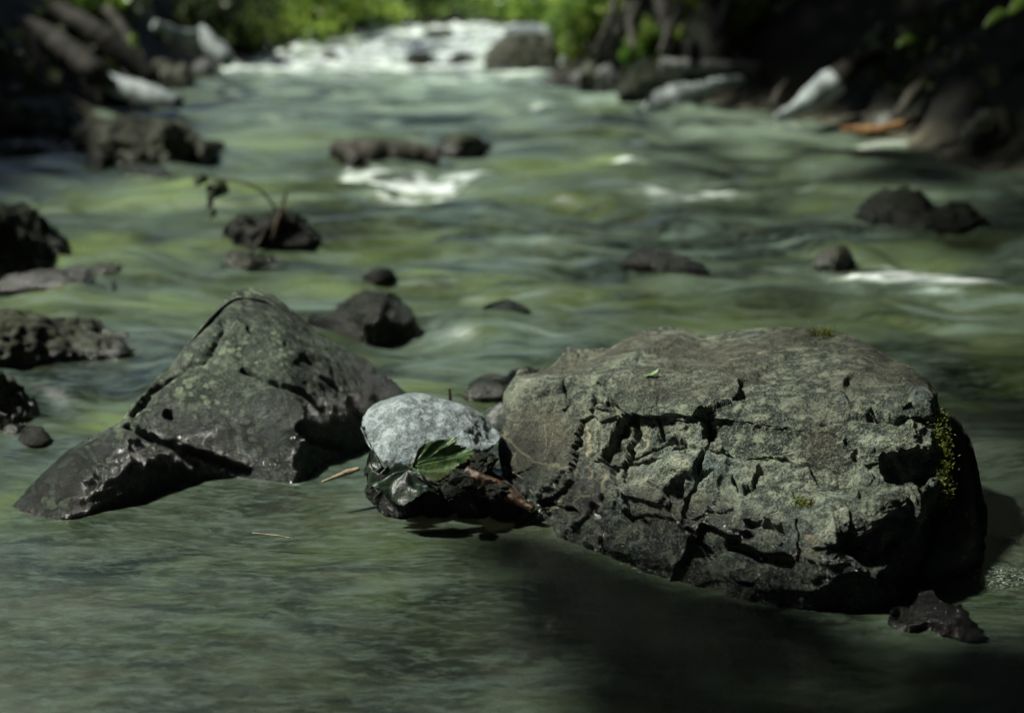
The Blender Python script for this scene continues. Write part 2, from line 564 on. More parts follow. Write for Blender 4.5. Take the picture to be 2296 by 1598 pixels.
c = n.mix(n.math('MULTIPLY', n.map(sps, .05, .008), n.map(n.math('ADD', sp, n.math('MULTIPLY', n.noise(v, 30, 3), .5)), .40, 1.3)), c, (.62, .65, .63))  # sun glints painted as white squiggles where spark is set
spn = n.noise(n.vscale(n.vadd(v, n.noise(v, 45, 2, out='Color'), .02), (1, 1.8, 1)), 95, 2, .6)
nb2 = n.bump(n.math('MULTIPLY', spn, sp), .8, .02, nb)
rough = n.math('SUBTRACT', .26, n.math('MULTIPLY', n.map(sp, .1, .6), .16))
c = n.mix(1.0, c, n.mix(n.map(fo, .1, .6), (.46, .52, .46), (1., 1., 1.)), 'MULTIPLY')
s1 = n.bsdf(c, rough, nb2, 1.0, IOR=1.42)
tr = n.t.nodes.new('ShaderNodeBsdfTransparent'); tr.inputs[0].default_value = (.62, .68, .60, 1)
mx = n.t.nodes.new('ShaderNodeMixShader')
n.put(mx.inputs[0], n.map(fo, 0, .5, .72, 1))
n.t.links.new(tr.outputs[0], mx.inputs[1]); n.t.links.new(s1, mx.inputs[2])
mat = n.done(mx.outputs[0])
fc = grid_faces(len(ys), nx)
kf = keep.ravel()[fc].any(1)
tag(mesh_obj('water', np.stack([Xw, Yw, Zw], -1).reshape(-1, 3), fc[kf], mat, attrs={'foam': foam, 'spark': spark, 'milk': milk, 'foliage_reflection': foliage_reflection, 'shallow': 1 - sstep(1.75, 2.6, Yw)}), kind='structure')


# ------------------------------------------------------------------ rocks
def resamp(line, u):
    """line: points (px, py, Y) or, with Y None, points on the water -> world points at fractions u of the line's width"""
    a = np.array([[q[0], q[1]] for q in line], float)
    w = np.array([P(q[0], q[1], q[2]) if (len(q) > 2 and q[2] is not None) else W(q[0], q[1], 0.0) for q in line])
    t = (a[:, 0] - a[0, 0]) / (a[-1, 0] - a[0, 0])
    # smooth (monotone) interpolation of the world points
    d = np.gradient(w, t, axis=0)
    i = np.clip(np.searchsorted(t, u) - 1, 0, len(t) - 2)
    h = (t[i + 1] - t[i])[:, None]; s = ((u - t[i]) / (t[i + 1] - t[i]))[:, None]
    h00 = 2 * s**3 - 3 * s**2 + 1; h10 = s**3 - 2 * s**2 + s; h01 = -2 * s**3 + 3 * s**2; h11 = s**3 - s**2
    return h00 * w[i] + h10 * h * d[i] + h01 * w[i + 1] + h11 * h * d[i + 1]


def loft(lines, backs, drops, nf=200, nv=160, weights=None, end=.6):
    """closed rock from front lines (top to bottom, each left to right); backs: how far each ring bulges behind"""
    u = .5 - .5 * np.cos(np.pi * np.linspace(0, 1, nf))
    u = .5 * u + .5 * np.linspace(0, 1, nf)
    rings = []
    for ln, b, dr in zip(lines, backs, drops):
        f = ln if isinstance(ln, np.ndarray) else resamp(ln, u)
        if len(f) != nf: raise ValueError
        e = np.sin(np.pi * u) ** end
        bk = f.copy()
        yl = f[0, 1] * (1 - u) + f[-1, 1] * u
        bk[:, 1] = np.maximum(yl, f[:, 1] * .5 + yl * .5) + b * e
        bk[:, 2] = f[:, 2] - dr * e
        bk = bk[::-1][1:-1]
        rings.append(np.concatenate([f, bk]))
    top = rings[0]
    f = top[:nf]; bk = np.concatenate([f[-1:], top[nf:], f[:1]])[::-1]
    mid = (f + bk) / 2
    cap = np.concatenate([mid, mid[::-1][1:-1]])
    cap2 = cap * .45 + top * .55
    cap[:, 2] += .1 * np.abs(f - bk)[:, 1].max() * 0
    R = np.array([cap, cap2] + rings)
    k = len(R)
    # Catmull-Rom across the rings
    t = np.linspace(0, k - 1, nv)
    i = np.clip(np.floor(t).astype(int), 0, k - 2); s = (t - i)[:, None, None]
    g = lambda j: R[np.clip(j, 0, k - 1)]
    p0, p1, p2, p3_ = g(i - 1), g(i), g(i + 1), g(i + 2)
    V = .5 * (2 * p1 + (p2 - p0) * s + (2 * p0 - 5 * p1 + 4 * p2 - p3_) * s**2 + (3 * p1 - p0 - 3 * p2 + p3_) * s**3)
    return V          # nv x ring x 3


def normals(V):
    du = np.roll(V, -1, 1) - np.roll(V, 1, 1)
    dv = np.gradient(V, axis=0)
    nn = np.cross(dv, du)
    l = np.linalg.norm(nn, axis=-1, keepdims=True)
    nn = nn / np.maximum(l, 1e-9)
    c = V.mean((0, 1))
    if ((V - c) * nn).sum() < 0: nn = -nn
    # smooth a little
    nn = nn + np.roll(nn, 1, 1) + np.roll(nn, -1, 1)
    return nn / np.maximum(np.linalg.norm(nn, axis=-1, keepdims=True), 1e-9)


def finish_rock(name, V, mat, label, cat, attrs=None, group=None):
    v, loc = centre(V)
    o = mesh_obj(name, v, grid_faces(V.shape[0], V.shape[1], True), mat, attrs=attrs)
    o.location = loc
    return tag(o, label, cat, group)


# ---- the big boulder
def big_boulder():
    L1 = [(1128, 885, 2.13), (1150, 852, 2.14), (1190, 840, 2.15), (1240, 832, 2.15), (1285, 826, 2.16), (1340, 800, 2.19), (1400, 766, 2.22), (1440, 748, 2.24), (1500, 741, 2.25), (1545, 748, 2.25),
          (1570, 757, 2.24), (1640, 750, 2.22), (1720, 742, 2.2), (1800, 745, 2.17), (1880, 756, 2.12), (1940, 776, 2.08), (1990, 803, 2.04), (2050, 832, 1.98), (2085, 860, 1.95), (2102, 890, 1.93)]
    L2 = [(1122, 925, 2.09), (1150, 890, 2.07), (1200, 872, 2.04), (1262, 872, 2.01), (1300, 866, 1.985), (1400, 868, 1.95), (1500, 882, 1.91), (1650, 893, 1.87), (1750, 906, 1.85), (1850, 912, 1.835),
          (1950, 902, 1.83), (2040, 893, 1.84), (2090, 890, 1.875), (2105, 905, 1.90)]
    L3 = [(1118, 970, 2.06), (1200, 955, 1.998), (1300, 955, 1.93), (1400, 955, 1.89), (1500, 960, 1.852), (1650, 968, 1.815), (1800, 985, 1.782), (1950, 985, 1.765), (2060, 975, 1.775), (2112, 960, 1.84)]
    L4 = [(1116, 1010, 2.04), (1200, 1010, 1.975), (1300, 1030, 1.89), (1400, 1030, 1.845), (1520, 1030, 1.802), (1650, 1040, 1.775), (1800, 1045, 1.75), (1950, 1062, 1.73), (2060, 1060, 1.745), (2122, 1020, 1.83)]
    L5 = [(1128, 1055, 2.02), (1200, 1080, 1.945), (1300, 1100, 1.85), (1400, 1100, 1.805), (1500, 1105, 1.757), (1600, 1112, 1.725), (1700, 1122, 1.68), (1800, 1125, 1.655), (1900, 1128, 1.625), (2030, 1118, 1.645), (2112, 1085, 1.75)]
    L6 = [(1145, 1090, 2.005), (1220, 1150, 1.912), (1320, 1190, 1.806), (1420, 1215, 1.745), (1520, 1228, 1.69), (1640, 1232, 1.655), (1770, 1236, 1.61), (1900, 1240, 1.595), (2030, 1220, 1.64), (2100, 1150, 1.77)]
    L7 = [(1165, 1112), (1240, 1188), (1340, 1245), (1450, 1290), (1560, 1328), (1700, 1368), (1850, 1378), (1980, 1345), (2060, 1290), (2090, 1240)]
    nf = 640
    u = .5 * (.5 - .5 * np.cos(np.pi * np.linspace(0, 1, nf))) + .5 * np.linspace(0, 1, nf)
    base = resamp(L7, u)
    low = base.copy(); low[:, 2] = -.2; low[:, 1] += .06
    V = loft([L1, L2, L3, L4, L5, L6, base, low], [.06, .26, .32, .36, .40, .42, .42, .38], [.015, .02, .02, .02, .02, .02, .0, .0], nf=nf, nv=520)
    N = normals(V)
    px, py = proj(V)
    front = np.zeros(V.shape[:2]); front[:, :nf] = 1
    edge = np.ones(V.shape[1]); edge[:nf] = sstep(0, .03, u) * sstep(1, .97, u); edge[nf:] = 1
    top = sstep(.55, .85, N[..., 2])
    row = np.linspace(0, 1, V.shape[0])[:, None]
    topz = sstep(.345, .27, row + .05 * fbm(V * 10, 3, 14))
    lump = fbm(V * 8, 4, 11, .55) * .011 + fbm(V * 20, 4, 12, .55) * .0045
    wq = V + .012 * np.stack([fbm(V * 16, 2, 91), fbm(V * 16, 2, 92), fbm(V * 16, 2, 93)], -1)
    f1, f2, cid = worley(wq * np.array([11, 11, 17]), 5)
    block = (cid - .5) * .012 * sstep(0, .03, f2 - f1)
    f1, f2, cid = worley(wq * np.array([6.5, 6.5, 9]) + .3, 15)
    of = worley.off
    block += ((cid * 37.1 % 1 - .5) * of[..., 0] + (cid * 91.7 % 1 - .5) * of[..., 1] + (cid * 53.3 % 1 - .35) * of[..., 2]) * .070 * sstep(0, .03, f2 - f1)
    f1b, f2b, cidb = worley(wq * np.array([31, 31, 46]), 6)
    block += (cidb - .5) * .0038 * sstep(-.2, .3, fbm(V * 7, 2, 95))
    smoothreg = np.clip(np.exp(-((px - 1205) / 75)**2 - ((py - 985) / 75)**2) * 1.8, 0, 1)
    smoothreg = np.maximum(smoothreg, np.clip(1.6 * np.exp(-((px - 1500) / 85)**4 - ((py - 1145) / 45)**4), 0, 1) * .7)
    smoothreg = np.maximum(smoothreg, np.clip(1.4 * np.exp(-((px - 1300) / 55)**4 - ((py - 1120) / 45)**4), 0, 1) * .6)
    smoothreg = np.maximum(smoothreg, np.clip(1.4 * np.exp(-((px - 1840) / 40)**2 - ((py - 985) / 60)**2), 0, 1) * .7)
    smoothreg *= front
    amp = (1 - .86 * topz) * (1 - .75 * smoothreg) * (1 - .45 * sstep(1560, 1700, px) * front)
    D = (lump + block) * (.15 + .85 * amp)
    rough_ = fbm(V * 75, 4, 21, .7) * .0018 + ridged(V * 60 + 7, 2, 22) * .0008
    D += rough_ * (.35 + .65 * amp)
    rid = ridged(wq * np.array([22, 22, 55]), 3, 33)
    D += rid * .0028 * (1 - topz) * (1 - smoothreg) - .004
    D0 = D.copy()
    cracks = [([(1329, 866), (1322, 905), (1316, 932), (1294, 942), (1291, 985), (1292, 1034), (1268, 1099), (1214, 1138)], 6.5, .038),
              ([(1391, 896), (1404, 930), (1412, 954), (1402, 986), (1396, 1034), (1404, 1060), (1407, 1093), (1412, 1160)], 7.5, .042),
              ([(1329, 1030), (1402, 1037), (1450, 1030), (1496, 1032), (1550, 1020), (1590, 1026), (1684, 1029), (1720, 1028)], 4.5, .024),
              ([(1402, 1022), (1450, 1010), (1496, 1002), (1520, 992)], 3.5, .016),
              ([(1478, 960), (1488, 981), (1520, 990), (1550, 1012), (1575, 1022)], 6, .024),
              ([(1268, 828), (1265, 855), (1264, 890), (1250, 912)], 3.5, .014),
              ([(1322, 880), (1345, 888), (1365, 878), (1385, 895)], 3, .012),
              ([(1590, 1070), (1570, 1086), (1545, 1110), (1530, 1135), (1522, 1175), (1535, 1205)], 6, .024),
              ([(1414, 1160), (1460, 1155), (1516, 1160), (1580, 1146), (1637, 1138)], 3, .014),
              ([(1342, 1100), (1338, 1160), (1345, 1215), (1342, 1253)], 6, .024),
              ([(1368, 1030), (1385, 1080), (1372, 1140)], 4, .018),
              ([(1624, 1212), (1660, 1235), (1710, 1250), (1771, 1258)], 10, .035),
              ([(1790, 1165), (1788, 1200), (1790, 1253)], 3.5, .016),
              ([(1720, 1020), (1780, 1035), (1850, 1042), (1900, 1060)], 4, .008),
              ([(1760, 935), (1830, 945), (1900, 940), (1960, 930)], 5, .006),
              ([(1955, 915), (2000, 930), (2060, 935), (2104, 955)], 6, .02),
              ([(1640, 1075), (1665, 1090), (1690, 1080), (1702, 1055)], 8, .022),
              ([(1880, 1080), (1840, 1065), (1815, 1050)], 5, .012),
              ([(1200, 1150), (1240, 1130), (1290, 1150), (1300, 1200)], 5, .016),
              ([(1440, 1165), (1470, 1210), (1480, 1260)], 4, .014),
              ([(1540, 1180), (1590, 1240), (1640, 1300), (1680, 1310)], 5, .016),
              ([(1480, 905), (1470, 935), (1478, 960)], 4, .010),
              ([(1580, 920), (1590, 960), (1585, 990)], 5, .012)]
    wob = fbm(V * 28, 4, 71, .62) * 12
    wob2 = fbm(V * 22, 3, 72, .55) * 8
    for pts, w, dep in cracks:
        d = seg_dist(px + wob, py + wob2, pts)
        wv_ = 1.15 * w * np.clip(.80 + .8 * fbm(V * 20, 2, 73), .25, 1.5)
        dv_ = dep * np.clip(.95 + .8 * fbm(V * 14, 2, 74), .25, 1.5)
        D -= front * dv_ * sstep(1.35, .45, d / wv_)
    for (cx, cy, rx, ry, dep) in [(2030, 1052, 55, 42, .042), (1985, 935, 45, 14, .022), (1677, 1186, 70, 30, .03), (1520, 1090, 30, 20, .012), (1370, 1045, 12, 14, .016),
                                  (1895, 1080, 30, 14, .012), (1945, 1108, 20, 8, .01), (1355, 895, 16, 8, .014), (1740, 1150, 30, 12, .01), (1918, 1020, 12, 14, .012), (1900, 990, 8, 9, .008),
                                  (1750, 1020, 40, 12, .006)]:
        r = ((px + wob - cx) / rx)**2 + ((py + wob2 - cy) / ry)**2
        r = r + 1.1 * fbm(V * 16, 4, 61, .6) + .5 * fbm(V * 55, 2, 62)
        D -= front * dep * .8 * sstep(1.5, .35, r)
    D *= .12 + .88 * sstep(.225, .30, row)
    V = V + N * (D * (.3 + .7 * edge[None, :]))[..., None]
    vein = np.zeros(V.shape[:2])
    for pts, w, a in [([(1126, 966), (1160, 1005), (1200, 1032), (1240, 1046), (1290, 1048)], 2.3, 1.), ([(1214, 950), (1218, 990), (1222, 1030)], 1.3, .8), ([(1240, 965), (1230, 1000), (1224, 1030)], 1.5, .7),
                      ([(1160, 948), (1140, 962), (1118, 985)], 1.8, .9), ([(1157, 1012), (1152, 1050), (1150, 1085)], 2.2, .8), ([(1227, 1066), (1222, 1090), (1214, 1118)], 1.8, .8),
                      ([(1236, 1064), (1240, 1100)], 1.3, .7), ([(1284, 1128), (1300, 1112), (1326, 1112)], 3.5, 1.), ([(1350, 1050), (1346, 1090), (1338, 1140), (1340, 1180)], 4, .9),
                      ([(1316, 1044), (1326, 1075)], 3.5, .9), ([(1265, 1110), (1250, 1135), (1225, 1145)], 4, .8), ([(1300, 945), (1312, 975), (1314, 1020)], 4, .8), ([(1420, 960), (1445, 975), (1450, 990)], 3, .9),
                      ([(1636, 803), (1690, 792), (1760, 782)], 1.4, .7), ([(1600, 792), (1660, 783)], 1.1, .5), ([(1370, 900), (1395, 945), (1392, 965)], 6, .55), ([(1530, 1060), (1560, 1075), (1600, 1065)], 3, .55),
                      ([(1750, 1175), (1770, 1200)], 3, .6), ([(1448, 1045), (1440, 1085)], 1.5, .7), ([(1380, 1110), (1410, 1105)], 3, .8)]:
        d = seg_dist(px + wob * .7, py + wob2 * .7, pts)
        vein = np.maximum(vein, a * np.exp(-(d / w)**2) * front)
    r = np.hypot((px - 1242) / 15, (py - 1046) / 10)
    vein = np.maximum(vein, front * sstep(1.2, .6, r + .4 * fbm(V * 80, 2, 3)))
    vein = np.maximum(vein, .62 * front * (1 - smoothreg) * (1 - top) * sstep(1.28, 1.5, ridged(V * 11 + 3, 2, 90)))
    smooth = np.clip(smoothreg + .75 * topz * sstep(-.5, .2, fbm(V * 6, 3, 4)), 0, 1)
    crust = sstep(-.002, .012, D0 + .010 * fbm(V * 35, 4, 97, .7)) * (1 - .8 * smooth) * front
    crust = np.maximum(crust, .8 * topz * sstep(.30, .52, fbm(V * np.array([20, 34, 20]), 4, 98, .65)))
    root = empty('boulder')
    v, loc = centre(V)
    root.location = loc
    o = mesh_obj('stone_body', v + loc, grid_faces(V.shape[0], V.shape[1], True), M['boulder'], root, attrs={'vein': vein, 'smooth': smooth, 'crust': crust})
    tag(root, 'large cracked boulder with flat brown top and pale veins, at the right', 'boulder')
    return root, V, N, nf, px, py


def tufts(centres, normals_, n_each, r, h, seed, mat, name, parent):
    rnd = np.random.RandomState(seed)
    vs, fs = [], []
    for c, nn in zip(centres, normals_):
        for _ in range(n_each):
            o = c + rnd.normal(0, r, 3) * (1, 1, 1) - nn * np.dot(rnd.normal(0, r, 3), nn)
            d = nn * .7 + rnd.normal(0, .55, 3) + np.array([0, 0, .25]); d /= np.linalg.norm(d)
            hh = h * rnd.uniform(.5, 1.4)
            s = np.cross(d, rnd.normal(0, 1, 3)); s /= np.linalg.norm(s); s *= hh * .16
            k = len(vs)
            vs += [o - s * .4, o + s * .4, o + d * hh * .5 + s, o + d * hh + rnd.normal(0, .1, 3) * hh, o + d * hh * .5 - s]
            fs += [[k, k + 1, k + 2, k + 4], [k + 4, k + 2, k + 3, k + 3]]
    vs = np.array(vs); fs = np.array(fs)
    tri = fs[:, 2] == fs[:, 3]
    f3 = np.where(tri[:, None], fs[:, :3], 0)
    quads = fs[~tri]; tris = fs[tri][:, :3]
    allt = np.concatenate([quads[:, [0, 1, 2]], quads[:, [0, 2, 3]], tris])
    return mesh_obj(name, vs, allt, mat, parent, smooth=False)


B, BV, BN, Bnf, Bpx, Bpy = big_boulder()


def on_boulder(px, py):
    sub = np.hypot(Bpx[:, :Bnf] - px, Bpy[:, :Bnf] - py)
    i, j = np.unravel_index(np.argmin(sub), sub.shape)
    return BV[i, j].copy(), BN[i, j].copy()


# moss on the boulder: its right edge, a tuft on top, and crumbs in the hollows
rn = random.Random(4)
mp = []
for k in range(380):
    t = rn.random()
    mp.append((2095 + 30 * t + rn.gauss(0, 5) - 20 * max(0, t - .7), 925 + 280 * t + rn.gauss(0, 5)))
cs, ns = zip(*[on_boulder(*q) for q in mp])
tufts(cs, ns, 9, .005, .0045, 5, M['moss'], 'moss', B)
cs, ns = zip(*[on_boulder(1845 + rn.gauss(0, 14), 751 + abs(rn.gauss(0, 2))) for k in range(22)])
tufts(cs, ns, 30, .005, .0045, 6, M['moss'], 'moss', B)
cs, ns = zip(*[on_boulder(1803 + rn.gauss(0, 9), 1136 + rn.gauss(0, 4)) for k in range(26)])
tufts(cs, ns, 8, .003, .005, 7, M['moss'], 'moss', B)


def ball_rock(name, c, rad, mat, label, cat, seed, group, amp=.28, res=70):
    th = np.linspace(0, np.pi, res)[:, None]; ph = np.linspace(0, 2 * np.pi, res * 2, endpoint=False)[None]
    d = np.stack(np.broadcast_arrays(np.sin(th) * np.cos(ph), np.sin(th) * np.sin(ph), np.cos(th)), -1)
    f1, f2, cid = worley(d * 1.3 + seed, seed)
    k = 1 + amp * fbm(d * 1.4 + seed, 4, seed, .55) + .25 * (cid - .5) * sstep(0, .3, f2 - f1)
    V = np.asarray(c) + d * k[..., None] * np.array(rad)
    return finish_rock(name, V, mat, label, cat, group=group)


# ---- generic rock from its outline and waterline
def line_rock(name, top, base, mat, label, cat='rock', depth=.2, lean=None, nf=110, nv=80, amp=.016, freq=8, bulge=.25, cracks=(), seed=1, basez=None, group=None,
              zdown=-.12, under=0.0, attrs=False, parent=None, drop=.02, fine=.45):
    """top: outline against what is behind, points (px,py) or (px,py,Y); base: foot line in front (on the water unless Y is given)"""
    u = .5 * (.5 - .5 * np.cos(np.pi * np.linspace(0, 1, nf))) + .5 * np.linspace(0, 1, nf)
    b = resamp(base, u) if basez is None else resamp([(q[0], q[1], W(q[0], q[1], basez)[1]) for q in base], u)
    tl = []
    for q in top:
        if len(q) > 2: tl.append(q)
        else:
            t = (q[0] - top[0][0]) / (top[-1][0] - top[0][0])
            yb = np.interp(t, u, b[:, 1])
            tl.append((q[0], q[1], yb + depth * math.sin(math.pi * min(max(t, 0), 1)) ** .6 * .5 + .01))
    r = resamp(tl, u)
    def mid(t, bl):
        m = r * (1 - t) + b * t
        e = np.sin(np.pi * u) ** .5
        h = np.linalg.norm(r - b, axis=1)
        m[:, 1] -= bl * h * e * .6; m[:, 2] += bl * h * e * .8
        return m
    low = b.copy(); low[:, 2] = zdown; low[:, 1] += .02 + under
    if under: low[:, 0] += (b[:, 0].mean() - low[:, 0]) * .4
    lines = [r, mid(.25, bulge * .7), mid(.5, bulge), mid(.8, bulge * .85), b, low]
    bd = depth * np.array([.12, .45, .7, .9, 1., 1.]) * .8
    V = loft(lines, bd, [drop * .3, drop, drop, 0, 0, 0], nf=nf, nv=nv)
    N = normals(V)
    px, py = proj(V)
    top_ = sstep(.3, 1, N[..., 2])
    D = fbm(V * freq, 4, seed, .55) * amp + fbm(V * freq * 4, 3, seed + 5, .6) * amp * fine
    f1, f2, cid = worley(V * freq * 1.3 + seed, seed)
    D += (cid - .5) * amp * .5 * (1 - sstep(.2, .0, f2 - f1))
    edge = np.ones(V.shape[1]); edge[:nf] = sstep(0, .06, u) * sstep(1, .94, u)
    D *= (.35 + .65 * edge)[None, :]
    rowk = np.linspace(0, 1, V.shape[0])[:, None]
    D *= .45 + .55 * sstep(.25, .45, rowk)
    front = np.zeros(V.shape[:2]); front[:, :nf] = 1
    for pts, w, dep in cracks:
        wob = fbm(V * 30, 3, 71) * 8
        d = seg_dist(px + wob, py + wob, pts)
        D = D - front * dep * np.exp(-(d / w)**2)
    V = V + N * D[..., None]
    if parent is not None:
        return mesh_obj(name, V.reshape(-1, 3), grid_faces(V.shape[0], V.shape[1], True), mat, parent), V, N
    return finish_rock(name, V, mat, label, cat, group=group), V, N


# the lichened triangular boulder
T_top = [(20, 1143, 1.925), (60, 1100, 1.93), (130, 1032, 1.945), (200, 995, 1.97), (250, 970, 2.0), (300, 910, 2.06), (340, 862, 2.12), (400, 800, 2.19), (450, 735, 2.25), (500, 680, 2.30), (530, 656, 2.33), (560, 650, 2.36),
         (600, 658, 2.37), (650, 694, 2.37), (700, 738, 2.38), (760, 775, 2.39), (820, 805, 2.41), (870, 845, 2.42), (915, 885, 2.43), (960, 915, 2.44), (1000, 945, 2.44)]
T_base = [(22, 1152), (150, 1178), (250, 1150), (330, 1122), (400, 1098), (520, 1078), (600, 1082), (660, 1085), (740, 1052), (790, 1022), (840, 1000), (900, 985), (1000, 960)]
line_rock('boulder', T_top, T_base, M['lichen'], 'lichen spotted boulder with a triangular peak and a low wet foot, at the left', 'boulder', depth=.30, nf=460, nv=330, amp=.0065, freq=6, bulge=.17,
          cracks=[([(500, 722), (470, 785), (452, 808), (384, 843), (330, 893), (299, 928)], 7, .012), ([(555, 732), (585, 762), (619, 800)], 4, .010), ([(547, 830), (619, 856), (684, 881), (726, 920)], 5, .012),
                  ([(290, 960), (340, 985), (384, 1001), (440, 1043)], 9, .008), ([(680, 960), (705, 984), (769, 1001)], 8, .016), ([(380, 930), (392, 938)], 12, .010), ([(420, 1010), (500, 1040), (560, 1060)], 8, .012),
                  ([(640, 770), (700, 820)], 3, .004), ([(720, 850), (760, 880)], 4, .006)], seed=3, fine=.42)
# the pale stone between them
line_rock('pale_stone', [(813, 948, 2.02), (822, 930, 2.03), (845, 910, 2.05), (875, 897, 2.06), (905, 887, 2.07), (940, 884, 2.08), (975, 893, 2.08), (1020, 903, 2.08), (1060, 917, 2.08), (1092, 940, 2.07), (1115, 968, 2.06)],
          [(815, 965, 1.985), (828, 1000, 1.96), (850, 1035, 1.94), (880, 1052, 1.925), (930, 1058, 1.92), (1000, 1050, 1.93), (1060, 1025, 1.95), (1095, 1012, 1.98), (1117, 990, 2.01)], M['pale'],
          'rounded pale grey stone wedged between the two big boulders', 'rock', depth=.16, nf=240, nv=180, amp=.006, freq=11, bulge=.22, seed=8, zdown=.025, under=.05)
# the dark slab leaning behind the boulder's right edge
line_rock('slab', [(2060, 960, 1.97), (2100, 932, 1.99), (2135, 935, 1.98), (2160, 965, 1.95), (2180, 1030, 1.9), (2195, 1110, 1.86), (2208, 1170, 1.82), (2210, 1200, 1.80)],
          [(2030, 1290), (2080, 1300), (2120, 1295), (2150, 1290), (2180, 1278), (2198, 1262), (2204, 1250), (2208, 1240)], M['slab'], 'smooth dark slab behind the right edge of the cracked boulder', 'rock', depth=.2,
          nf=200, nv=140, amp=.006, freq=7, seed=5, bulge=.12)

# small wet rocks and middle distance rocks
R = 'rocks standing in the river'
def sr(top, base, mat, label, **kw):
    kw.setdefault('group', R)
    return line_rock('river_rock', top, base, M[mat], label, 'rock', **kw)

sr([(2068, 1335), (2080, 1330), (2110, 1345), (2140, 1362), (2165, 1385), (2190, 1408), (2196, 1425)], [(2040, 1372), (2075, 1405), (2110, 1425), (2140, 1432), (2165, 1438), (2190, 1438), (2197, 1432)], 'gloss',
   'small black glistening rock low in the water below the cracked boulder', depth=.06, amp=.013, freq=34, group=None)
sr([(1998, 1398), (2020, 1385), (2050, 1382), (2070, 1398)], [(1998, 1402), (2020, 1412), (2050, 1415), (2072, 1405)], 'gloss', 'tiny wet stone just breaking the surface beside the black glistening rock', depth=.04, amp=.006, freq=30, group=None)
sr([(1030, 890), (1050, 868), (1085, 852), (1120, 850), (1150, 862), (1185, 885)], [(1028, 895), (1060, 906), (1110, 908), (1190, 900)], 'brown', 'brown rounded rock behind the gap between pale stone and cracked boulder', depth=.14, amp=.01)
sr([(1120, 870), (1140, 845), (1180, 841), (1220, 850), (1250, 880)], [(1120, 880), (1180, 885), (1250, 885)], 'dark', 'blackish rock half hidden behind the left shoulder of the cracked boulder', depth=.12)
sr([(938, 890), (955, 880), (975, 880), (998, 893)], [(938, 896), (970, 902), (998, 897)], 'mossy', 'small mossy stone just behind the pale stone', depth=.06, amp=.004, freq=20)
sr([(998, 905), (1015, 894), (1035, 898), (1048, 908)], [(998, 910), (1020, 915), (1048, 911)], 'dark', 'little dark stone under the upright twig', depth=.05, amp=.004, freq=20)
sr([(1080, 945), (1100, 920), (1125, 905), (1150, 915), (1160, 935)], [(1080, 955), (1110, 965), (1160, 950)], 'grey', 'light stone glimpsed in the gap left of the cracked boulder', depth=.1, amp=.005, freq=14)
sr([(692, 712), (740, 705), (770, 680), (800, 664), (830, 657), (870, 672), (900, 695), (925, 722)], [(690, 722), (740, 730), (800, 738), (860, 738), (926, 728)], 'dark',
   'dark humped rock behind the right slope of the triangular boulder', depth=.25, amp=.018, freq=11)
sr([(1080, 700), (1110, 686), (1150, 684), (1185, 700)], [(1080, 703), (1130, 708), (1187, 704)], 'dark', 'flat dark rock barely above water, in the middle of the stream', depth=.1, amp=.006, freq=14)
sr([(1395, 592), (1420, 572), (1450, 563), (1500, 568), (1545, 583), (1588, 608)], [(1395, 598), (1450, 606), (1520, 613), (1590, 612)], 'dark', 'low wet rock with bright glints, above the flat top of the cracked boulder', depth=.2, amp=.02, freq=10)
sr([(1828, 585), (1845, 562), (1875, 552), (1905, 562), (1918, 590)], [(1828, 602), (1870, 610), (1918, 600)], 'brown', 'small round wet rock left of the white splash', depth=.15, amp=.012, freq=12)
sr([(1935, 490), (1965, 460), (1990, 440), (2040, 436), (2080, 450), (2110, 470), (2130, 495)], [(1935, 496), (2000, 504), (2070, 508), (2130, 502)], 'dark', 'dark craggy rock at the right, nearer the far bank, of a touching pair', depth=.35, amp=.035, freq=7)
sr([(2045, 515), (2080, 480), (2120, 460), (2160, 462), (2200, 490), (2240, 525)], [(2045, 520), (2120, 530), (2190, 532), (2242, 528)], 'dark', 'dark craggy rock at the right, the lower right one of a touching pair', depth=.3, amp=.03, freq=8)
sr([(500, 590), (512, 568), (545, 562), (575, 578), (610, 590), (640, 600)], [(500, 600), (550, 612), (640, 605)], 'mossy', 'small mossy edged rock just left above the peak of the triangular boulder', depth=.15, amp=.012, freq=12)
sr([(502, 525), (515, 498), (540, 485), (575, 492), (600, 485), (625, 470), (655, 495), (680, 515), (700, 540)], [(500, 540), (550, 555), (620, 556), (700, 550)], 'dark', 'ragged dark rock with a leafy branch stuck in it', depth=.25, amp=.03, freq=11)
sr([(168, 330), (185, 290), (240, 275), (320, 270), (390, 275), (420, 300), (445, 325)], [(170, 352), (230, 368), (320, 374), (400, 374), (445, 362)], 'brown', 'big flat topped brown boulder in the stream at the upper left', depth=.6, amp=.04, freq=4, bulge=.3, drop=.05)
sr([(430, 325), (445, 315), (470, 318), (490, 345)], [(430, 362), (460, 368), (491, 356)], 'brown', 'brown rock against the right end of the big flat topped boulder', depth=.3, amp=.02, freq=8)
sr([(195, 360), (205, 335), (225, 326), (245, 345), (256, 368)], [(193, 368), (225, 378), (257, 374)], 'dark', 'small peaked rock in front of the left end of the flat topped boulder', depth=.2, amp=.015, freq=9)
sr([(262, 388), (290, 376), (330, 375), (365, 385), (382, 402)], [(262, 392), (320, 402), (383, 406)], 'dark', 'low black rock in front of the flat topped boulder', depth=.2, amp=.015, freq=9)
sr([(978, 330), (1000, 312), (1035, 303), (1070, 312), (1096, 322)], [(976, 340), (1030, 347), (1097, 332)], 'mossy', 'mossy hump right of the wet log in the stream', depth=.3, amp=.02, freq=7)
sr([(-120, 520), (-60, 470), (0, 456), (40, 478), (80, 515), (108, 560), (120, 600)], [(-120, 620), (-40, 635), (50, 625), (122, 605)], 'dark', 'tall black rock cut by the left edge of the photo', depth=.4, amp=.03, freq=6, bulge=.3)
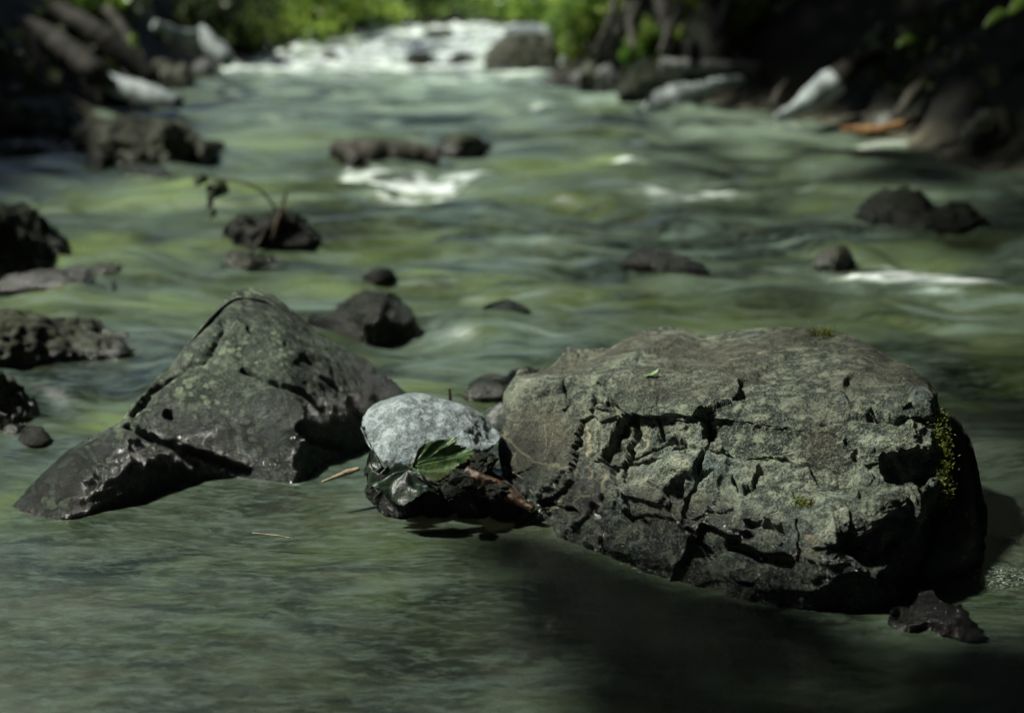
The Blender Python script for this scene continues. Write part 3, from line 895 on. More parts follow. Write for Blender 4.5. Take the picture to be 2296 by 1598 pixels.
sr([(-30, 640), (20, 622), (90, 610), (150, 608), (200, 622), (250, 655)], [(-30, 660), (80, 668), (160, 668), (252, 662)], 'slab', 'low flat wet rock in front of the tall black rock', depth=.25, amp=.015, freq=8)
sr([(150, 612), (190, 598), (240, 596), (290, 600), (318, 618)], [(150, 620), (230, 628), (318, 622)], 'mossy', 'thin mossy rock with glints, behind the low flat wet rock', depth=.2, amp=.012, freq=10)
sr([(-90, 745), (-20, 700), (40, 694), (100, 708), (160, 730), (220, 755), (280, 780), (318, 800)], [(-90, 850), (0, 840), (80, 828), (180, 812), (260, 808), (319, 804)], 'mossy', 'long dark sloping rock with a mossy rim, left of the triangular boulder', depth=.3, amp=.02, freq=7, bulge=.28)
sr([(-60, 850), (-20, 830), (8, 838), (22, 870), (50, 885), (66, 910), (62, 935)], [(-60, 950), (0, 955), (40, 948), (64, 940)], 'mossy', 'small lumpy moss covered rock at the left edge beside the triangular boulder', depth=.12, amp=.016, freq=14)
sr([(40, 985), (55, 960), (80, 955), (102, 975), (108, 1005)], [(40, 1005), (75, 1015), (108, 1010)], 'dark', 'little black glossy rock poking up near the left edge', depth=.06, amp=.008, freq=24)
sr([(0, 968), (20, 955), (45, 958), (60, 980)], [(0, 985), (30, 992), (62, 985)], 'mossy', 'little greenish rock awash at the left edge', depth=.06, amp=.006, freq=24)
# rocks of the rapids and the banks
R2 = 'rocks in the rapids'
def far(top, base, Yb, mat, label, group=R2, **kw):
    tp = [(x, y, Yb + .25) for x, y in top]; bs = [(x, y, Yb) for x, y in base]
    return line_rock('rapids_rock', tp, bs, M[mat], label, 'rock', group=group, nf=70, nv=50, **kw)

far([(940, 90), (955, 72), (985, 66), (1015, 72), (1030, 100)], [(940, 104), (985, 112), (1030, 106)], 13.6, 'dark', 'black flat rock among the white rapids, farthest up', depth=.6, amp=.03, freq=4)
far([(905, 142), (925, 126), (950, 123), (975, 132), (985, 148)], [(905, 150), (945, 156), (985, 152)], 11.8, 'dark', 'dark pointed rock at the foot of the rapids, left one of two', depth=.4, amp=.03, freq=4)
far([(1000, 140), (1015, 126), (1040, 124), (1065, 130), (1080, 148)], [(1000, 152), (1040, 158), (1080, 154)], 11.8, 'dark', 'dark low rock at the foot of the rapids, right one of two', depth=.4, amp=.03, freq=4)
far([(715, 128), (735, 119), (762, 128)], [(715, 134), (740, 138), (764, 134)], 12.2, 'dark', 'tiny dark rock in the left part of the rapids', depth=.3, amp=.02, freq=4)
far([(1085, 130), (1100, 105), (1135, 82), (1180, 74), (1225, 80), (1245, 92), (1250, 130)], [(1085, 158), (1130, 166), (1200, 170), (1250, 162)], 11.2, 'brown', 'large olive brown boulder at the right end of the rapids', depth=.9, amp=.05, freq=3, bulge=.2)
far([(1130, 66), (1160, 56), (1210, 56), (1250, 64), (1256, 84)], [(1130, 84), (1200, 92), (1256, 92)], 13.2, 'pale', 'white topped boulder behind the olive brown one', depth=.7, amp=.03, freq=3)
far([(1220, 190), (1235, 165), (1250, 158), (1268, 175), (1290, 190)], [(1220, 198), (1255, 204), (1290, 198)], 9.8, 'slab', 'small dark rock at the right waterline below the olive brown boulder', depth=.4, amp=.03, freq=5, group='rocks along the banks')
BK = 'rocks along the banks'
far([(1385, 205), (1400, 170), (1430, 140), (1470, 136), (1520, 160), (1560, 180), (1580, 205)], [(1385, 215), (1460, 220), (1580, 222)], 8.8, 'dark', 'black bank rock with a pale top under the mossy log, right side', group=BK, depth=.7, amp=.05, freq=3)
for k, (px, py, s, lb) in enumerate([(1300, 178, 20, 'grey brown bank stone, the first right of the rapids'), (1335, 186, 24, 'grey brown bank stone, second from the rapids on the right bank'),
                                     (1370, 190, 22, 'grey bank stone against the black bank rock'), (1322, 165, 22, 'brown bank stone higher up behind the waterline stones'),
                                     (1360, 168, 22, 'rusty bank stone above the waterline stones')]):
    far([(px - s, py), (px - s * .5, py - s * .7), (px + s * .3, py - s * .75), (px + s, py)], [(px - s, py + 6), (px, py + 12), (px + s, py + 6)], 9.8 - k * .12, 'brown' if k % 2 else 'grey', lb, group=BK, depth=.3, amp=.02, freq=6)
far([(1955, 280), (1970, 265), (2000, 262), (2010, 282)], [(1955, 290), (1985, 296), (2012, 290)], 7.1, 'grey', 'small grey stone beside the bleached driftwood on the right bank', group=BK, depth=.2, amp=.015, freq=8)
far([(2175, 290), (2190, 260), (2225, 250), (2265, 258), (2275, 290), (2262, 320)], [(2180, 318), (2215, 345), (2262, 340)], 5.9, 'brown', 'brown rock with a hollow under it on the right bank', group=BK, depth=.3, amp=.04, freq=6)
far([(312, 170), (335, 140), (362, 135), (395, 150), (425, 165), (430, 190)], [(312, 195), (370, 202), (430, 198)], 9.3, 'brown', 'rock with a white glint on the left bank', group=BK, depth=.5, amp=.04, freq=4)
far([(150, 205), (180, 178), (240, 172), (300, 190), (330, 215)], [(150, 232), (240, 236), (330, 232)], 8.3, 'slab', 'grey shaded rock under the green tinged log on the left bank', group=BK, depth=.5, amp=.04, freq=4)
far([(-60, 300), (-20, 240), (40, 225), (100, 240), (135, 262), (155, 282)], [(-60, 345), (40, 318), (110, 298), (156, 290)], 6.5, 'dark', 'black bank rock jutting into the stream at the upper left', group=BK, depth=.9, amp=.06, freq=3)
far([(-30, 340), (40, 333), (100, 335), (145, 342)], [(-30, 356), (60, 354), (146, 350)], 6.1, 'dark', 'thin black rock shelf below the jutting bank rock', group=BK, depth=.4, amp=.03, freq=5)
far([(430, 150), (450, 135), (475, 140), (495, 160)], [(430, 172), (465, 178), (495, 172)], 10.3, 'grey', 'pinkish grey stone on the left bank by the pale leaning log', group=BK, depth=.3, amp=.03, freq=5)


# ------------------------------------------------------------------ wood, sticks, roots
def tube(name, pts, rad, mat, label=None, cat=None, group=None, ns=18, seed=1, amp=.12, parent=None, n=60, kind=None, flat=1.0):
    pts = np.array(pts, float); rad = np.array(rad, float)
    t0 = np.linspace(0, 1, len(pts)); t = np.linspace(0, 1, n)
    sm = lambda a: np.interp(t, t0, a)
    c = np.stack([sm(pts[:, k]) for k in range(3)], 1)
    for _ in range(5):
        c[1:-1] = (c[:-2] + 2 * c[1:-1] + c[2:]) / 4
    r = sm(rad)
    d = np.gradient(c, axis=0); d /= np.linalg.norm(d, axis=1, keepdims=True)
    up = np.array([0, 0, 1.0]) if abs(d[0, 2]) < .9 else np.array([1.0, 0, 0])
    s = np.cross(d, up); s /= np.linalg.norm(s, axis=1, keepdims=True)
    w = np.cross(s, d)
    a = np.linspace(0, 2 * np.pi, ns, endpoint=False)
    rr = r[:, None, None] * (s[:, None] * np.cos(a)[None, :, None] + w[:, None] * np.sin(a)[None, :, None] * flat)
    V = c[:, None] + rr
    nz = fbm(V / max(rad.max(), .004) * .6, 3, seed) * amp
    V = c[:, None] + rr * (1 + nz[..., None] * 1.5)
    V = np.concatenate([np.repeat(c[:1, None], ns, 1), V, np.repeat(c[-1:, None], ns, 1)])
    if parent is not None:
        return mesh_obj(name, V.reshape(-1, 3), grid_faces(V.shape[0], ns, True), mat, parent)
    v, loc = centre(V)
    o = mesh_obj(name, v, grid_faces(V.shape[0], ns, True), mat)
    o.location = loc
    return tag(o, label, cat, group, kind)


def thin(r_, k=.72): return [q * k for q in r_]


def PP(*a): return [P(*q) for q in a]


tube('stick', PP((1048, 1058, 1.93), (1100, 1082, 1.91), (1150, 1115, 1.89), (1196, 1143, 1.875)), [.0105, .010, .009, .005], M['stick'], 'wet reddish brown stick leaning against the foot of the cracked boulder', 'stick', amp=.2)
tube('stick', PP((1070, 1050, 1.95), (1120, 1078, 1.93), (1175, 1120, 1.90)), [.006, .007, .004], M['bark'], 'thin dark stick lying behind the reddish brown one', 'stick', amp=.2)
tube('twig', PP((722, 1080, 1.935), (755, 1068, 1.945), (780, 1058, 1.955), (806, 1050, 1.96)), [.0015, .003, .0045, .003], M['straw'], 'straw coloured twig between the triangular boulder and the wet leaves', 'twig')
tube('twig', PP((1012, 912, 2.3), (1009, 890, 2.3), (1008, 870, 2.3)), [.003, .0025, .002], M['stick'], 'short upright twig behind the pale stone', 'twig')
tube('twig', PP((566, 1194, 1.80), (620, 1200, 1.79), (655, 1206, 1.785)), [.0008, .0012, .0008], M['straw'], 'thin pale straw floating in front of the triangular boulder', 'twig')
tube('twig', PP((1150, 1058, 1.9), (1168, 1072, 1.9)), [.0012, .0012], M['straw'], 'tiny straw splinter beside the reddish brown stick', 'twig')

# the wet log in mid stream, with the piece across its left end
YL = float(W(850, 374)[1])
tube('log', PP((742, 352, YL), (780, 350, YL), (850, 350, YL - .02), (930, 352, YL), (984, 350, YL)), [.05, .058, .052, .05, .045], M['bark'], 'wet dark log lying across the middle of the stream', 'log', amp=.35, n=80)
tube('log', PP((755, 330, YL - .1), (785, 352, YL - .15), (806, 368, YL - .2)), [.035, .04, .03], M['bark'], 'short stub of wood across the left end of the wet log', 'log', amp=.3)
sr([(760, 378), (775, 370), (800, 370), (822, 380)], [(760, 388), (790, 392), (822, 388)], 'pale', 'light orange tinted stone in front of the wet log', depth=.1, amp=.006, freq=12)

BW = 'driftwood on the banks'
tube('log', PP((345, 55, 9.6), (400, 78, 9.7), (450, 88, 9.8), (490, 112, 9.7), (512, 138, 9.6)), thin([.05, .06, .08, .09, .07]), M['driftwood'], 'pale blue grey log leaning into the water on the left bank', 'log', BW)
tube('log', PP((452, 62, 9.8), (468, 80, 9.75), (500, 118, 9.65)), thin([.03, .04, .05]), M['driftwood'], 'pale forked limb beside the leaning blue grey log', 'log', BW)
tube('log', PP((200, 168, 8.3), (260, 192, 8.1), (330, 210, 7.9), (400, 232, 7.6)), thin([.07, .08, .085, .05]), M['driftwood'], 'bleached log with a green end sloping into the water at the upper left', 'log', BW, seed=4)
tube('log', PP((120, 20, 9.0), (220, 80, 8.9), (300, 140, 8.8), (340, 178, 8.7)), thin([.10, .11, .10, .08]), M['bark'], 'thick brown trunk slanting down the left bank', 'log', BW, seed=5)
tube('log', PP((60, 60, 8.2), (150, 110, 8.1), (215, 165, 8.0), (240, 190, 8.0)), thin([.09, .1, .09, .07]), M['bark'], 'grey trunk slanting down in front of the thick brown one', 'log', BW, seed=6)
tube('log', PP((240, 20, 9.6), (280, 70, 9.5), (310, 120, 9.4), (325, 150, 9.3)), thin([.05, .05, .05, .04]), M['bark'], 'mossy limb running down to the glinting bank rock', 'log', BW, seed=7)
tube('root', PP((40, 40, 7.6), (70, 90, 7.5), (95, 150, 7.4), (92, 195, 7.3), (130, 200, 7.3), (150, 196, 7.3)), thin([.02, .03, .045, .025, .03, .02]), M['bark'], 'bent brown root hanging down the left bank', 'root', 'roots hanging down the banks', amp=.2)
tube('root', PP((-10, 60, 7.2), (20, 90, 7.2), (45, 150, 7.1)), thin([.02, .022, .015]), M['bark'], 'thin brown root at the far left edge', 'root', 'roots hanging down the banks')
# right bank
tube('log', PP((1742, 266, 7.25), (1775, 248, 7.3), (1815, 222, 7.35), (1850, 200, 7.4), (1878, 180, 7.4)), thin([.035, .05, .08, .11, .09]), M['driftwood'], 'bleached paddle shaped driftwood pointing into the water on the right', 'log', BW, seed=9, amp=.2)
tube('log', PP((1870, 185, 7.5), (1895, 160, 7.6), (1940, 132, 7.8), (2000, 122, 8.0), (2060, 118, 8.2)), thin([.10, .08, .055, .05, .03]), M['bark'], 'dull curved branch behind the paddle shaped driftwood', 'log', BW, seed=10)
tube('log', PP((1888, 290, 6.75), (1930, 294, 6.75), (1980, 292, 6.75), (2030, 280, 6.8), (2060, 262, 6.85)), thin([.02, .033, .036, .03, .018]), M['orangewood'], 'orange bare branch lying at the right waterline', 'log', BW, seed=11)
tube('log', PP((1440, 250, 8.2), (1480, 232, 8.2), (1530, 215, 8.2), (1580, 200, 8.3), (1620, 185, 8.4), (1665, 180, 8.5)), thin([.03, .09, .10, .07, .04, .03]), M['driftwood'], 'pale wet driftwood at the right waterline with a thin tip', 'log', BW, seed=12, amp=.3)
tube('log', PP((1480, 148, 8.6), (1560, 150, 8.6), (1640, 150, 8.6), (1700, 146, 8.7)), thin([.07, .06, .045, .03]), M['grey'], 'greenish horizontal log lying on the black bank rock', 'log', BW, seed=13)
tube('stick', PP((1732, 240, 7.6), (1745, 205, 7.7), (1765, 180, 7.8)), thin([.03, .022, .012]), M['bark'], 'short dull stick standing at the right waterline', 'stick')
RT = 'roots hanging down the banks'
rr = random.Random(12)
for k, (x0, y0, x1, y1, rd, lb) in enumerate([(1480, -10, 1510, 130, .045, 'grey root on the right bank, above the left end of the greenish log'), (1590, 20, 1625, 110, .07, 'thick forked root on the right bank, pale at its foot'),
                                             (1640, -10, 1600, 90, .035, 'thin olive root crossing the thick forked one'), (1650, 110, 1705, 175, .03, 'crooked thin root right of the forked one'),
                                             (1440, -10, 1420, 110, .03, 'thin upright root left of the grey one'), (1530, 10, 1480, 120, .025, 'slanting thin root behind the grey one'),
                                             (2080, 180, 2010, 262, .03, 'dark slanting root above the orange branch'), (1380, -10, 1330, 120, .025, 'slanting root nearest the rapids on the right')]):
    Yk = 9.3 - k * .15 if k != 6 else 6.9
    xm, ym = (x0 + x1) / 2 + rr.uniform(-18, 18), (y0 + y1) / 2
    tube('root', PP((x0, y0, Yk + .2), (xm, ym, Yk), (x1, y1, Yk - .2)), [rd, rd * .9, rd * .6], M['bark'], lb, 'root', RT, seed=20 + k, amp=.25)

# ------------------------------------------------------------------ leaves in the foreground
n = NT('wet_green_leaf')
va = n.attr('vein')
g = n.noise(n.obj, 60, 4, .6)
c = n.mix(n.map(g, .38, .62), (.025, .060, .018), (.085, .13, .045))
c = n.mix(n.map(n.noise(n.obj, 28, 4, .7), .52, .68, 0, .75), c, (.055, .040, .025))
c = n.mix(n.map(va, .45, .9, 0, .8), c, (.17, .20, .06))
hb = n.math('ADD', n.math('MULTIPLY', va, -.6), n.noise(n.obj, 160, 3))
M['wetleaf'] = n.done(n.bsdf(c, .42, n.bump(hb, .7, .002), .5))
n = NT('dark_wet_leaf')
g = n.noise(n.obj, 45, 4, .6)
c = n.mix(n.map(g, .4, .6), (.004, .008, .005), (.010, .024, .010))
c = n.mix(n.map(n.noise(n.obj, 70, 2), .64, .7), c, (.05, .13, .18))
M['darkleaf'] = n.done(n.bsdf(c, .45, n.bump(n.noise(n.obj, 120, 4), .5, .003), .5))


def leaf_patch(name, centre3, outline3, mat, label=None, cat='leaf', lobes=(), wave=.004, seed=0, nr=14, parent=None, thick=True, group=None):
    """a leaf blade filled from its stalk point to its outline, with veins running to the lobe tips"""
    O = np.array(outline3, float)
    seg = []
    rs = np.random.RandomState(seed)
    for a, b in zip(O, np.roll(O, -1, 0)):
        for t in np.linspace(0, 1, 9)[:-1]:
            seg.append(a * (1 - t) + b * t)
    seg = np.array(seg)
    cc = np.array(centre3, float)
    k = np.arange(len(seg))
    out = seg - cc
    ser = 1 + .035 * (((k % 4) / 4.) - .5) * 1.6 + rs.normal(0, .008, len(k))
    seg = cc + out * ser[:, None]
    s = np.linspace(0, 1, nr)[:, None, None]
    V = cc + (seg - cc)[None] * s
    V[..., 2] += wave * np.sin(s[..., 0] * 5 + np.arange(len(seg))[None] * .22) * s[..., 0]
    V[..., 2] += fbm(V * 45, 2, seed) * wave * .7
    vein = np.zeros(V.shape[:2])
    for q in lobes:
        q = np.array(q, float); dv = q - cc; L = np.linalg.norm(dv); dv /= L
        w = V - cc; al = w @ dv; dist = np.linalg.norm(w - al[..., None] * dv, axis=-1)
        vein = np.maximum(vein, np.exp(-(dist / .0009)**2) * (al > 0) * (al < L))
        for t in (.2, .35, .5, .65, .8):
            for sg in (-1, 1):
                st = cc + dv * L * t
                nrm = np.cross(dv, np.array([0, -.5, .86])); nrm /= np.linalg.norm(nrm)
                bd = dv * .7 + nrm * sg * .7; bd /= np.linalg.norm(bd)
                w = V - st; al = w @ bd; dist = np.linalg.norm(w - al[..., None] * bd, axis=-1)
                vein = np.maximum(vein, .75 * np.exp(-(dist / .0006)**2) * (al > 0) * (al < .3 * L * (1.1 - t)))
    V2 = V.copy(); V2[..., 1] += .0007; V2[..., 2] -= .0004
    nr_, nc_ = V.shape[:2]
    f = grid_faces(nr_, nc_, True)
    verts = np.concatenate([V.reshape(-1, 3), V2.reshape(-1, 3)])
    faces = np.concatenate([f, f[:, ::-1] + nr_ * nc_])
    vv, loc = centre(verts)
    if parent is not None:
        return mesh_obj(name, verts, faces, mat, parent, attrs={'vein': np.r_[vein.ravel(), vein.ravel()]})
    o = mesh_obj(name, vv, faces, mat, attrs={'vein': np.r_[vein.ravel(), vein.ravel()]})
    o.location = loc
    return tag(o, label, cat, group)


lc = P(921, 1045, 1.875)
out = [(926, 1034, 1.875), (936, 1012, 1.885), (956, 997, 1.893), (987, 980, 1.90), (1010, 979, 1.905), (1029, 985, 1.905), (1022, 994, 1.90), (1048, 996, 1.905), (1053, 1009, 1.90), (1067, 1016, 1.90), (1050, 1026, 1.89),
       (1034, 1034, 1.885), (1017, 1056, 1.875), (1002, 1068, 1.865), (985, 1070, 1.862), (968, 1076, 1.858), (953, 1086, 1.855), (938, 1068, 1.862), (925, 1052, 1.872)]
leaf_patch('maple_leaf', lc, PP(*out), M['wetleaf'], 'green lobed leaf with brown patches leaning on the pale stone', 'leaf', lobes=PP((1025, 986, 1.90), (1064, 1016, 1.90), (955, 1084, 1.855), (1010, 1058, 1.868)), seed=2)
out = [(925, 1050, 1.87), (940, 1072, 1.86), (953, 1090, 1.85), (975, 1088, 1.85), (985, 1100, 1.845), (965, 1112, 1.84), (935, 1124, 1.832), (900, 1120, 1.835), (865, 1118, 1.84), (838, 1102, 1.85), (829, 1090, 1.86), (850, 1074, 1.868), (880, 1056, 1.874), (900, 1044, 1.88)]
leaf_patch('maple_leaf', P(915, 1052, 1.868), PP(*out), M['darkleaf'], 'almost black wet leaf with a blue sheen, drooping below the green lobed one', 'leaf', lobes=PP((832, 1090, 1.86), (900, 1118, 1.835), (980, 1100, 1.845)), seed=5, wave=.008)
out = [(815, 1052, 1.89), (825, 1030, 1.90), (840, 1022, 1.905), (858, 1035, 1.90), (880, 1055, 1.89), (870, 1068, 1.88), (850, 1078, 1.87), (828, 1075, 1.875)]
leaf_patch('dead_leaf', P(845, 1052, 1.88), PP(*out), M['darkleaf'], 'crumpled black leaf scrap at the lower left corner of the pale stone', 'leaf', seed=9, wave=.012, lobes=())
# small leaf on top of the boulder
c0, n0 = on_boulder(1460, 840)
n = NT('fresh_small_leaf')
M['smallleaf'] = n.done(n.bsdf(n.mix(n.noise(n.obj, 90, 3), (.06, .12, .04), (.16, .24, .09)), .5, None, .4))
o3 = [c0 + np.array(q) for q in [(-.011, 0, .002), (-.006, -.005, .003), (.001, -.006, .004), (.008, -.003, .008), (.012, .002, .014), (.010, .004, .010), (.003, .006, .006), (-.005, .004, .004)]]
leaf_patch('small_leaf', c0 + np.array([0, 0, .004]), o3, M['smallleaf'], 'small curled green leaf on the flat top of the cracked boulder', 'leaf', wave=.0008, seed=3, nr=6)
# dark debris stones around the leaf
for k, (px, py, w_, h_, Yk, lb, mt) in enumerate([(1080, 1036, 32, 26, 1.94, 'fist sized black stone right under the pale stone', 'dark'), (1040, 1085, 34, 16, 1.885, 'wet black lump between the leaf and the reddish brown stick', 'dark'),
                                                  (1015, 1105, 22, 12, 1.845, 'glinting black lump at the waterline right of the leaf', 'dark'), (1110, 1100, 40, 22, 1.90, 'black stone under the reddish brown stick', 'dark'),
                                                  (1000, 1075, 60, 26, 1.92, 'black stone behind the lobed leaf', 'dark'), (890, 1072, 50, 22, 1.915, 'black stone under the wet dark leaf', 'dark'),
    (905, 1122, 52, 52, 1.935, 'broad black stone at the waterline under the drooping dark leaf', 'gloss'), (985, 1118, 56, 46, 1.94, 'broad black stone at the waterline under the lobed leaf', 'dark'),
    (1060, 1122, 52, 44, 1.93, 'broad black stone at the waterline below the glinting lump', 'gloss'), (1130, 1132, 46, 40, 1.925, 'black stone at the waterline against the cracked boulder', 'dark'), (850, 1100, 30, 32, 1.95, 'black stone at the waterline left of the drooping dark leaf', 'dark')]):
    ball_rock('debris_stone', P(px, py, Yk), (w_ * Yk / F, .022, h_ * Yk / F), M[mt], lb, 'stone', 40 + k, 'black stones heaped between the boulders')
cs = [P(840 + rn.random() * 30, 1050 + rn.random() * 30, 1.9) for k in range(2)]

# leafy branch stuck in the ragged rock
Yb = float(W(600, 550)[1])
br = empty('leafy_branch', tuple(P(610, 520, Yb)))
tag(br, 'bent twig with drooping dark leaves rising from the ragged dark rock', 'branch')
tube('stem', PP((650, 500, Yb), (620, 470, Yb), (590, 430, Yb + .02), (550, 408, Yb + .03), (505, 402, Yb + .04), (460, 398, Yb + .04)), [.004, .004, .004, .003, .003, .002], M['bark'], parent=br)
for k, (px, py, w_, h_) in enumerate([(450, 402, 17, 14), (488, 424, 26, 22), (470, 450, 8, 22), (478, 478, 8, 12)]):
    pts = [P(px + w_ * math.cos(a), py + h_ * math.sin(a) * (1 + .2 * math.sin(3 * a)), Yb + .03 * math.sin(a * 2)) for a in np.linspace(0, 2 * np.pi, 11)[:-1]]
    leaf_patch('leaf', P(px, py - h_ * .3, Yb - .012), pts, M['leaf_dark'], parent=br, wave=.004, seed=k, nr=6)
tube('twig', PP((610, 540, Yb - .03), (622, 500, Yb - .02), (635, 455, Yb), (643, 428, Yb)), [.008, .007, .005, .003], M['stick'], 'reddish upright twig on the ragged dark rock', 'twig')
tube('twig', PP((560, 575, Yb - .1), (585, 535, Yb - .06), (600, 505, Yb - .05)), [.006, .006, .004], M['bark'], 'pale slanting twig in front of the ragged dark rock', 'twig')
Yc = float(W(850, 622)[1])
pts = [P(850 + 32 * math.cos(a), 612 + 10 * math.sin(a), Yc) for a in np.linspace(0, 2 * np.pi, 13)[:-1]]
sr([(818, 622), (835, 604), (860, 600), (882, 610)], [(818, 628), (850, 634), (882, 618)], 'dark', 'dark leaf shaped rock tip between the peak and the middle stream', depth=.06, amp=.008, freq=20)


# ------------------------------------------------------------------ foliage
def leaves_mesh(cent, size, seed, droop=.3, aspect=.45):
    """leaf blades (two bent quads each) at the given centres"""
    rs = np.random.RandomState(seed)
    m = len(cent)
    d = rs.normal(0, 1, (m, 3)); d[:, 2] -= droop; d /= np.linalg.norm(d, axis=1, keepdims=True)
    s = np.cross(d, rs.normal(0, 1, (m, 3))); s /= np.maximum(np.linalg.norm(s, axis=1, keepdims=True), 1e-6)
    nn = np.cross(d, s)
    L = (np.asarray(size) * rs.uniform(.6, 1.4, m))[:, None]
    a = cent - d * L * .5; b = cent + d * L * .5 - nn * L * .12
    mid = cent + nn * L * .06
    V = np.stack([a, mid + s * L * aspect, b, mid - s * L * aspect], 1).reshape(-1, 3)
    i = np.arange(m)[:, None] * 4
    return V, np.concatenate([i + np.array([[0, 1, 2]]), i + np.array([[0, 2, 3]])])


def shadow_xy(c):
    s = np.array(SUN_DIR)
    t = c[:, 2] / s[2]
    return c[:, 0] - s[0] * t, c[:, 1] - s[1] * t


LITSPOTS = [(222, 10, 9.7), (300, 115, 9.2), (2250, 40, 5.2), (1820, 220, 7.3), (1970, 290, 6.8), (2040, 640, 3.48), (1990, 640, 3.48), (2100, 640, 3.48), (1480, 580, 3.95), (2050, 480, 4.9), (1870, 580, 3.9), (1500, 225, 8.2), (470, 100, 9.7), (300, 200, 8.0), (1310, 30, 12.5), (1400, 40, 11.3), (1250, 20, 13), (650, 30, 13.4), (560, 40, 12), (720, 20, 14), (1470, 110, 9.6), (1360, 180, 9.6)]


def cull_sun(c, rs, keepp=.06):
    x, y = shadow_xy(c)
    inside = bank_d(x, y) < .05
    sh = np.maximum(sstep(.25, 1.5, x - .15 * (y - 2)) * sstep(10, 7, y) * .55, 0)
    sh = np.maximum(sh, sstep(-1.55, -1.95, x) * sstep(9.5, 8.5, y) * (y > 3))
    over = bank_d(c[:, 0], c[:, 1]) < 0
    in_ = inside & (rs.rand(len(c)) > sh) & (y > -.5)
    in_ |= over & (bank_d(x, y) > 3) & (rs.rand(len(c)) < .7)
    in_ |= (y > 10.8) & (x > -4.5) & (x < 3.2)
    s_ = np.array(SUN_DIR)
    for q in LITSPOTS:
        w_ = c - P(*q); al = w_ @ s_
        in_ |= (al > 0) & (np.linalg.norm(w_ - al[:, None] * s_, axis=1) < .38)
    return c[~in_ | (rs.rand(len(c)) < keepp)]


def clumpy(n_, lo, hi, seed, freq, thr):
    rs = np.random.RandomState(seed)
    p = rs.uniform(lo, hi, (n_, 3))
    f = fbm(p * freq, 3, seed)
    return p[f > thr], rs


# the wood overhanging both banks (off to the sides and above the frame; unseen leaves, shaped to shade the banks and let sun through; mirrored in the river)
p, rs = clumpy(230000, (-12, -9, .8), (12, 20, 7.5), 5, .55, -.15)
d = bank_d(p[:, 0], p[:, 1])
edge_ok = ((d > .1) | (p[:, 2] > 2.3)) & ((np.abs(p[:, 0]) > .8) | (p[:, 1] > -1.2) | (p[:, 1] < -2.5) | (p[:, 2] > 1.5)) & (p[:, 2] > ground_z(p[:, 0], p[:, 1]) + .5) & (p[:, 1] < 14)
p = cull_sun(p[edge_ok], rs)
# a dense bough added out of view to lay shade over the near right of the stream
lx = rs.uniform(-.1, 2.2, 24000); ly = rs.uniform(.2, 1.95, 24000); hz = rs.uniform(1.1, 2.0, 24000)
k_ = (ly < 1.84 - .72 * np.clip(lx, 0, .5) + .07 * fbm(np.stack([lx, ly, 0 * lx], -1) * 3, 2, 5)) & (lx > -.06 + (1.9 - ly) * .26 + .06 * fbm(np.stack([lx, ly, 0 * lx], -1) * 4, 2, 6))
k_ &= (fbm(np.stack([lx, ly, hz * .3], -1) * 6, 2, 15) > -.22) & ~((lx > .47) & (ly > 1.52))
s_ = np.array(SUN_DIR)
shade_bough = np.stack([lx + s_[0] / s_[2] * hz, ly + s_[1] / s_[2] * hz, hz], -1)[k_]
p = np.concatenate([p, shade_bough])
V, f = leaves_mesh(p, np.r_[np.full(len(p) - len(shade_bough), .26), np.full(len(shade_bough), .085)], 8)
tag(mesh_obj('woodland', V, f, M['leaf_dark'], smooth=False), 'dark unseen wood over both banks, shaped for shade, with added leaves over the stream', 'woodland', kind='stuff')

# sunny wood beyond the head of the river
p, rs = clumpy(70000, (-9, 15.5, .2), (9, 26, 9), 6, .6, .0)
z0 = ground_z(p[:, 0], p[:, 1])
hmax = .9 + .36 * (p[:, 1] - 15.2)
p = p[(p[:, 2] > z0) & (p[:, 2] < hmax)]
V, f = leaves_mesh(p, .16, 9)
tag(mesh_obj('far_woodland', V, f, M['grass'], smooth=False), 'sunlit green wood beyond the head of the rapids', 'woodland', kind='stuff')

# grass and low growth on the far bank
rs = np.random.RandomState(3)
m = 26000
gx_ = rs.uniform(-5, 4, m); gy_ = rs.uniform(14.6, 19, m)
ok = bank_d(gx_, gy_) > .05
gx_, gy_ = gx_[ok], gy_[ok]
c = np.stack([gx_, gy_, ground_z(gx_, gy_) + rs.uniform(0, .14, len(gx_))], -1)
V, f = leaves_mesh(c, .10, 11, droop=-1.2, aspect=.12)
tag(mesh_obj('grass', V, f, M['grass'], smooth=False), 'sunlit grass along the top of the rapids', 'grass', kind='stuff')
# ivy and low plants on the shaded banks
m = 26000
gx_ = rs.uniform(-6, 5.5, m); gy_ = rs.uniform(3.5, 14.5, m)
dd = bank_d(gx_, gy_)
cl = fbm(np.stack([gx_, gy_, 0 * gx_], -1) * 1.4, 3, 77)
ok = (dd > .25) & (cl > -.05)
gx_, gy_ = gx_[ok], gy_[ok]
c = np.stack([gx_, gy_, ground_z(gx_, gy_) + np.abs(rs.normal(0, .10, len(gx_)))], -1)
V, f = leaves_mesh(c, .10, 12)
tag(mesh_obj('undergrowth', V, f, M['leaf_dark'], smooth=False), 'low dark plants covering the shaded banks', 'undergrowth', kind='stuff')


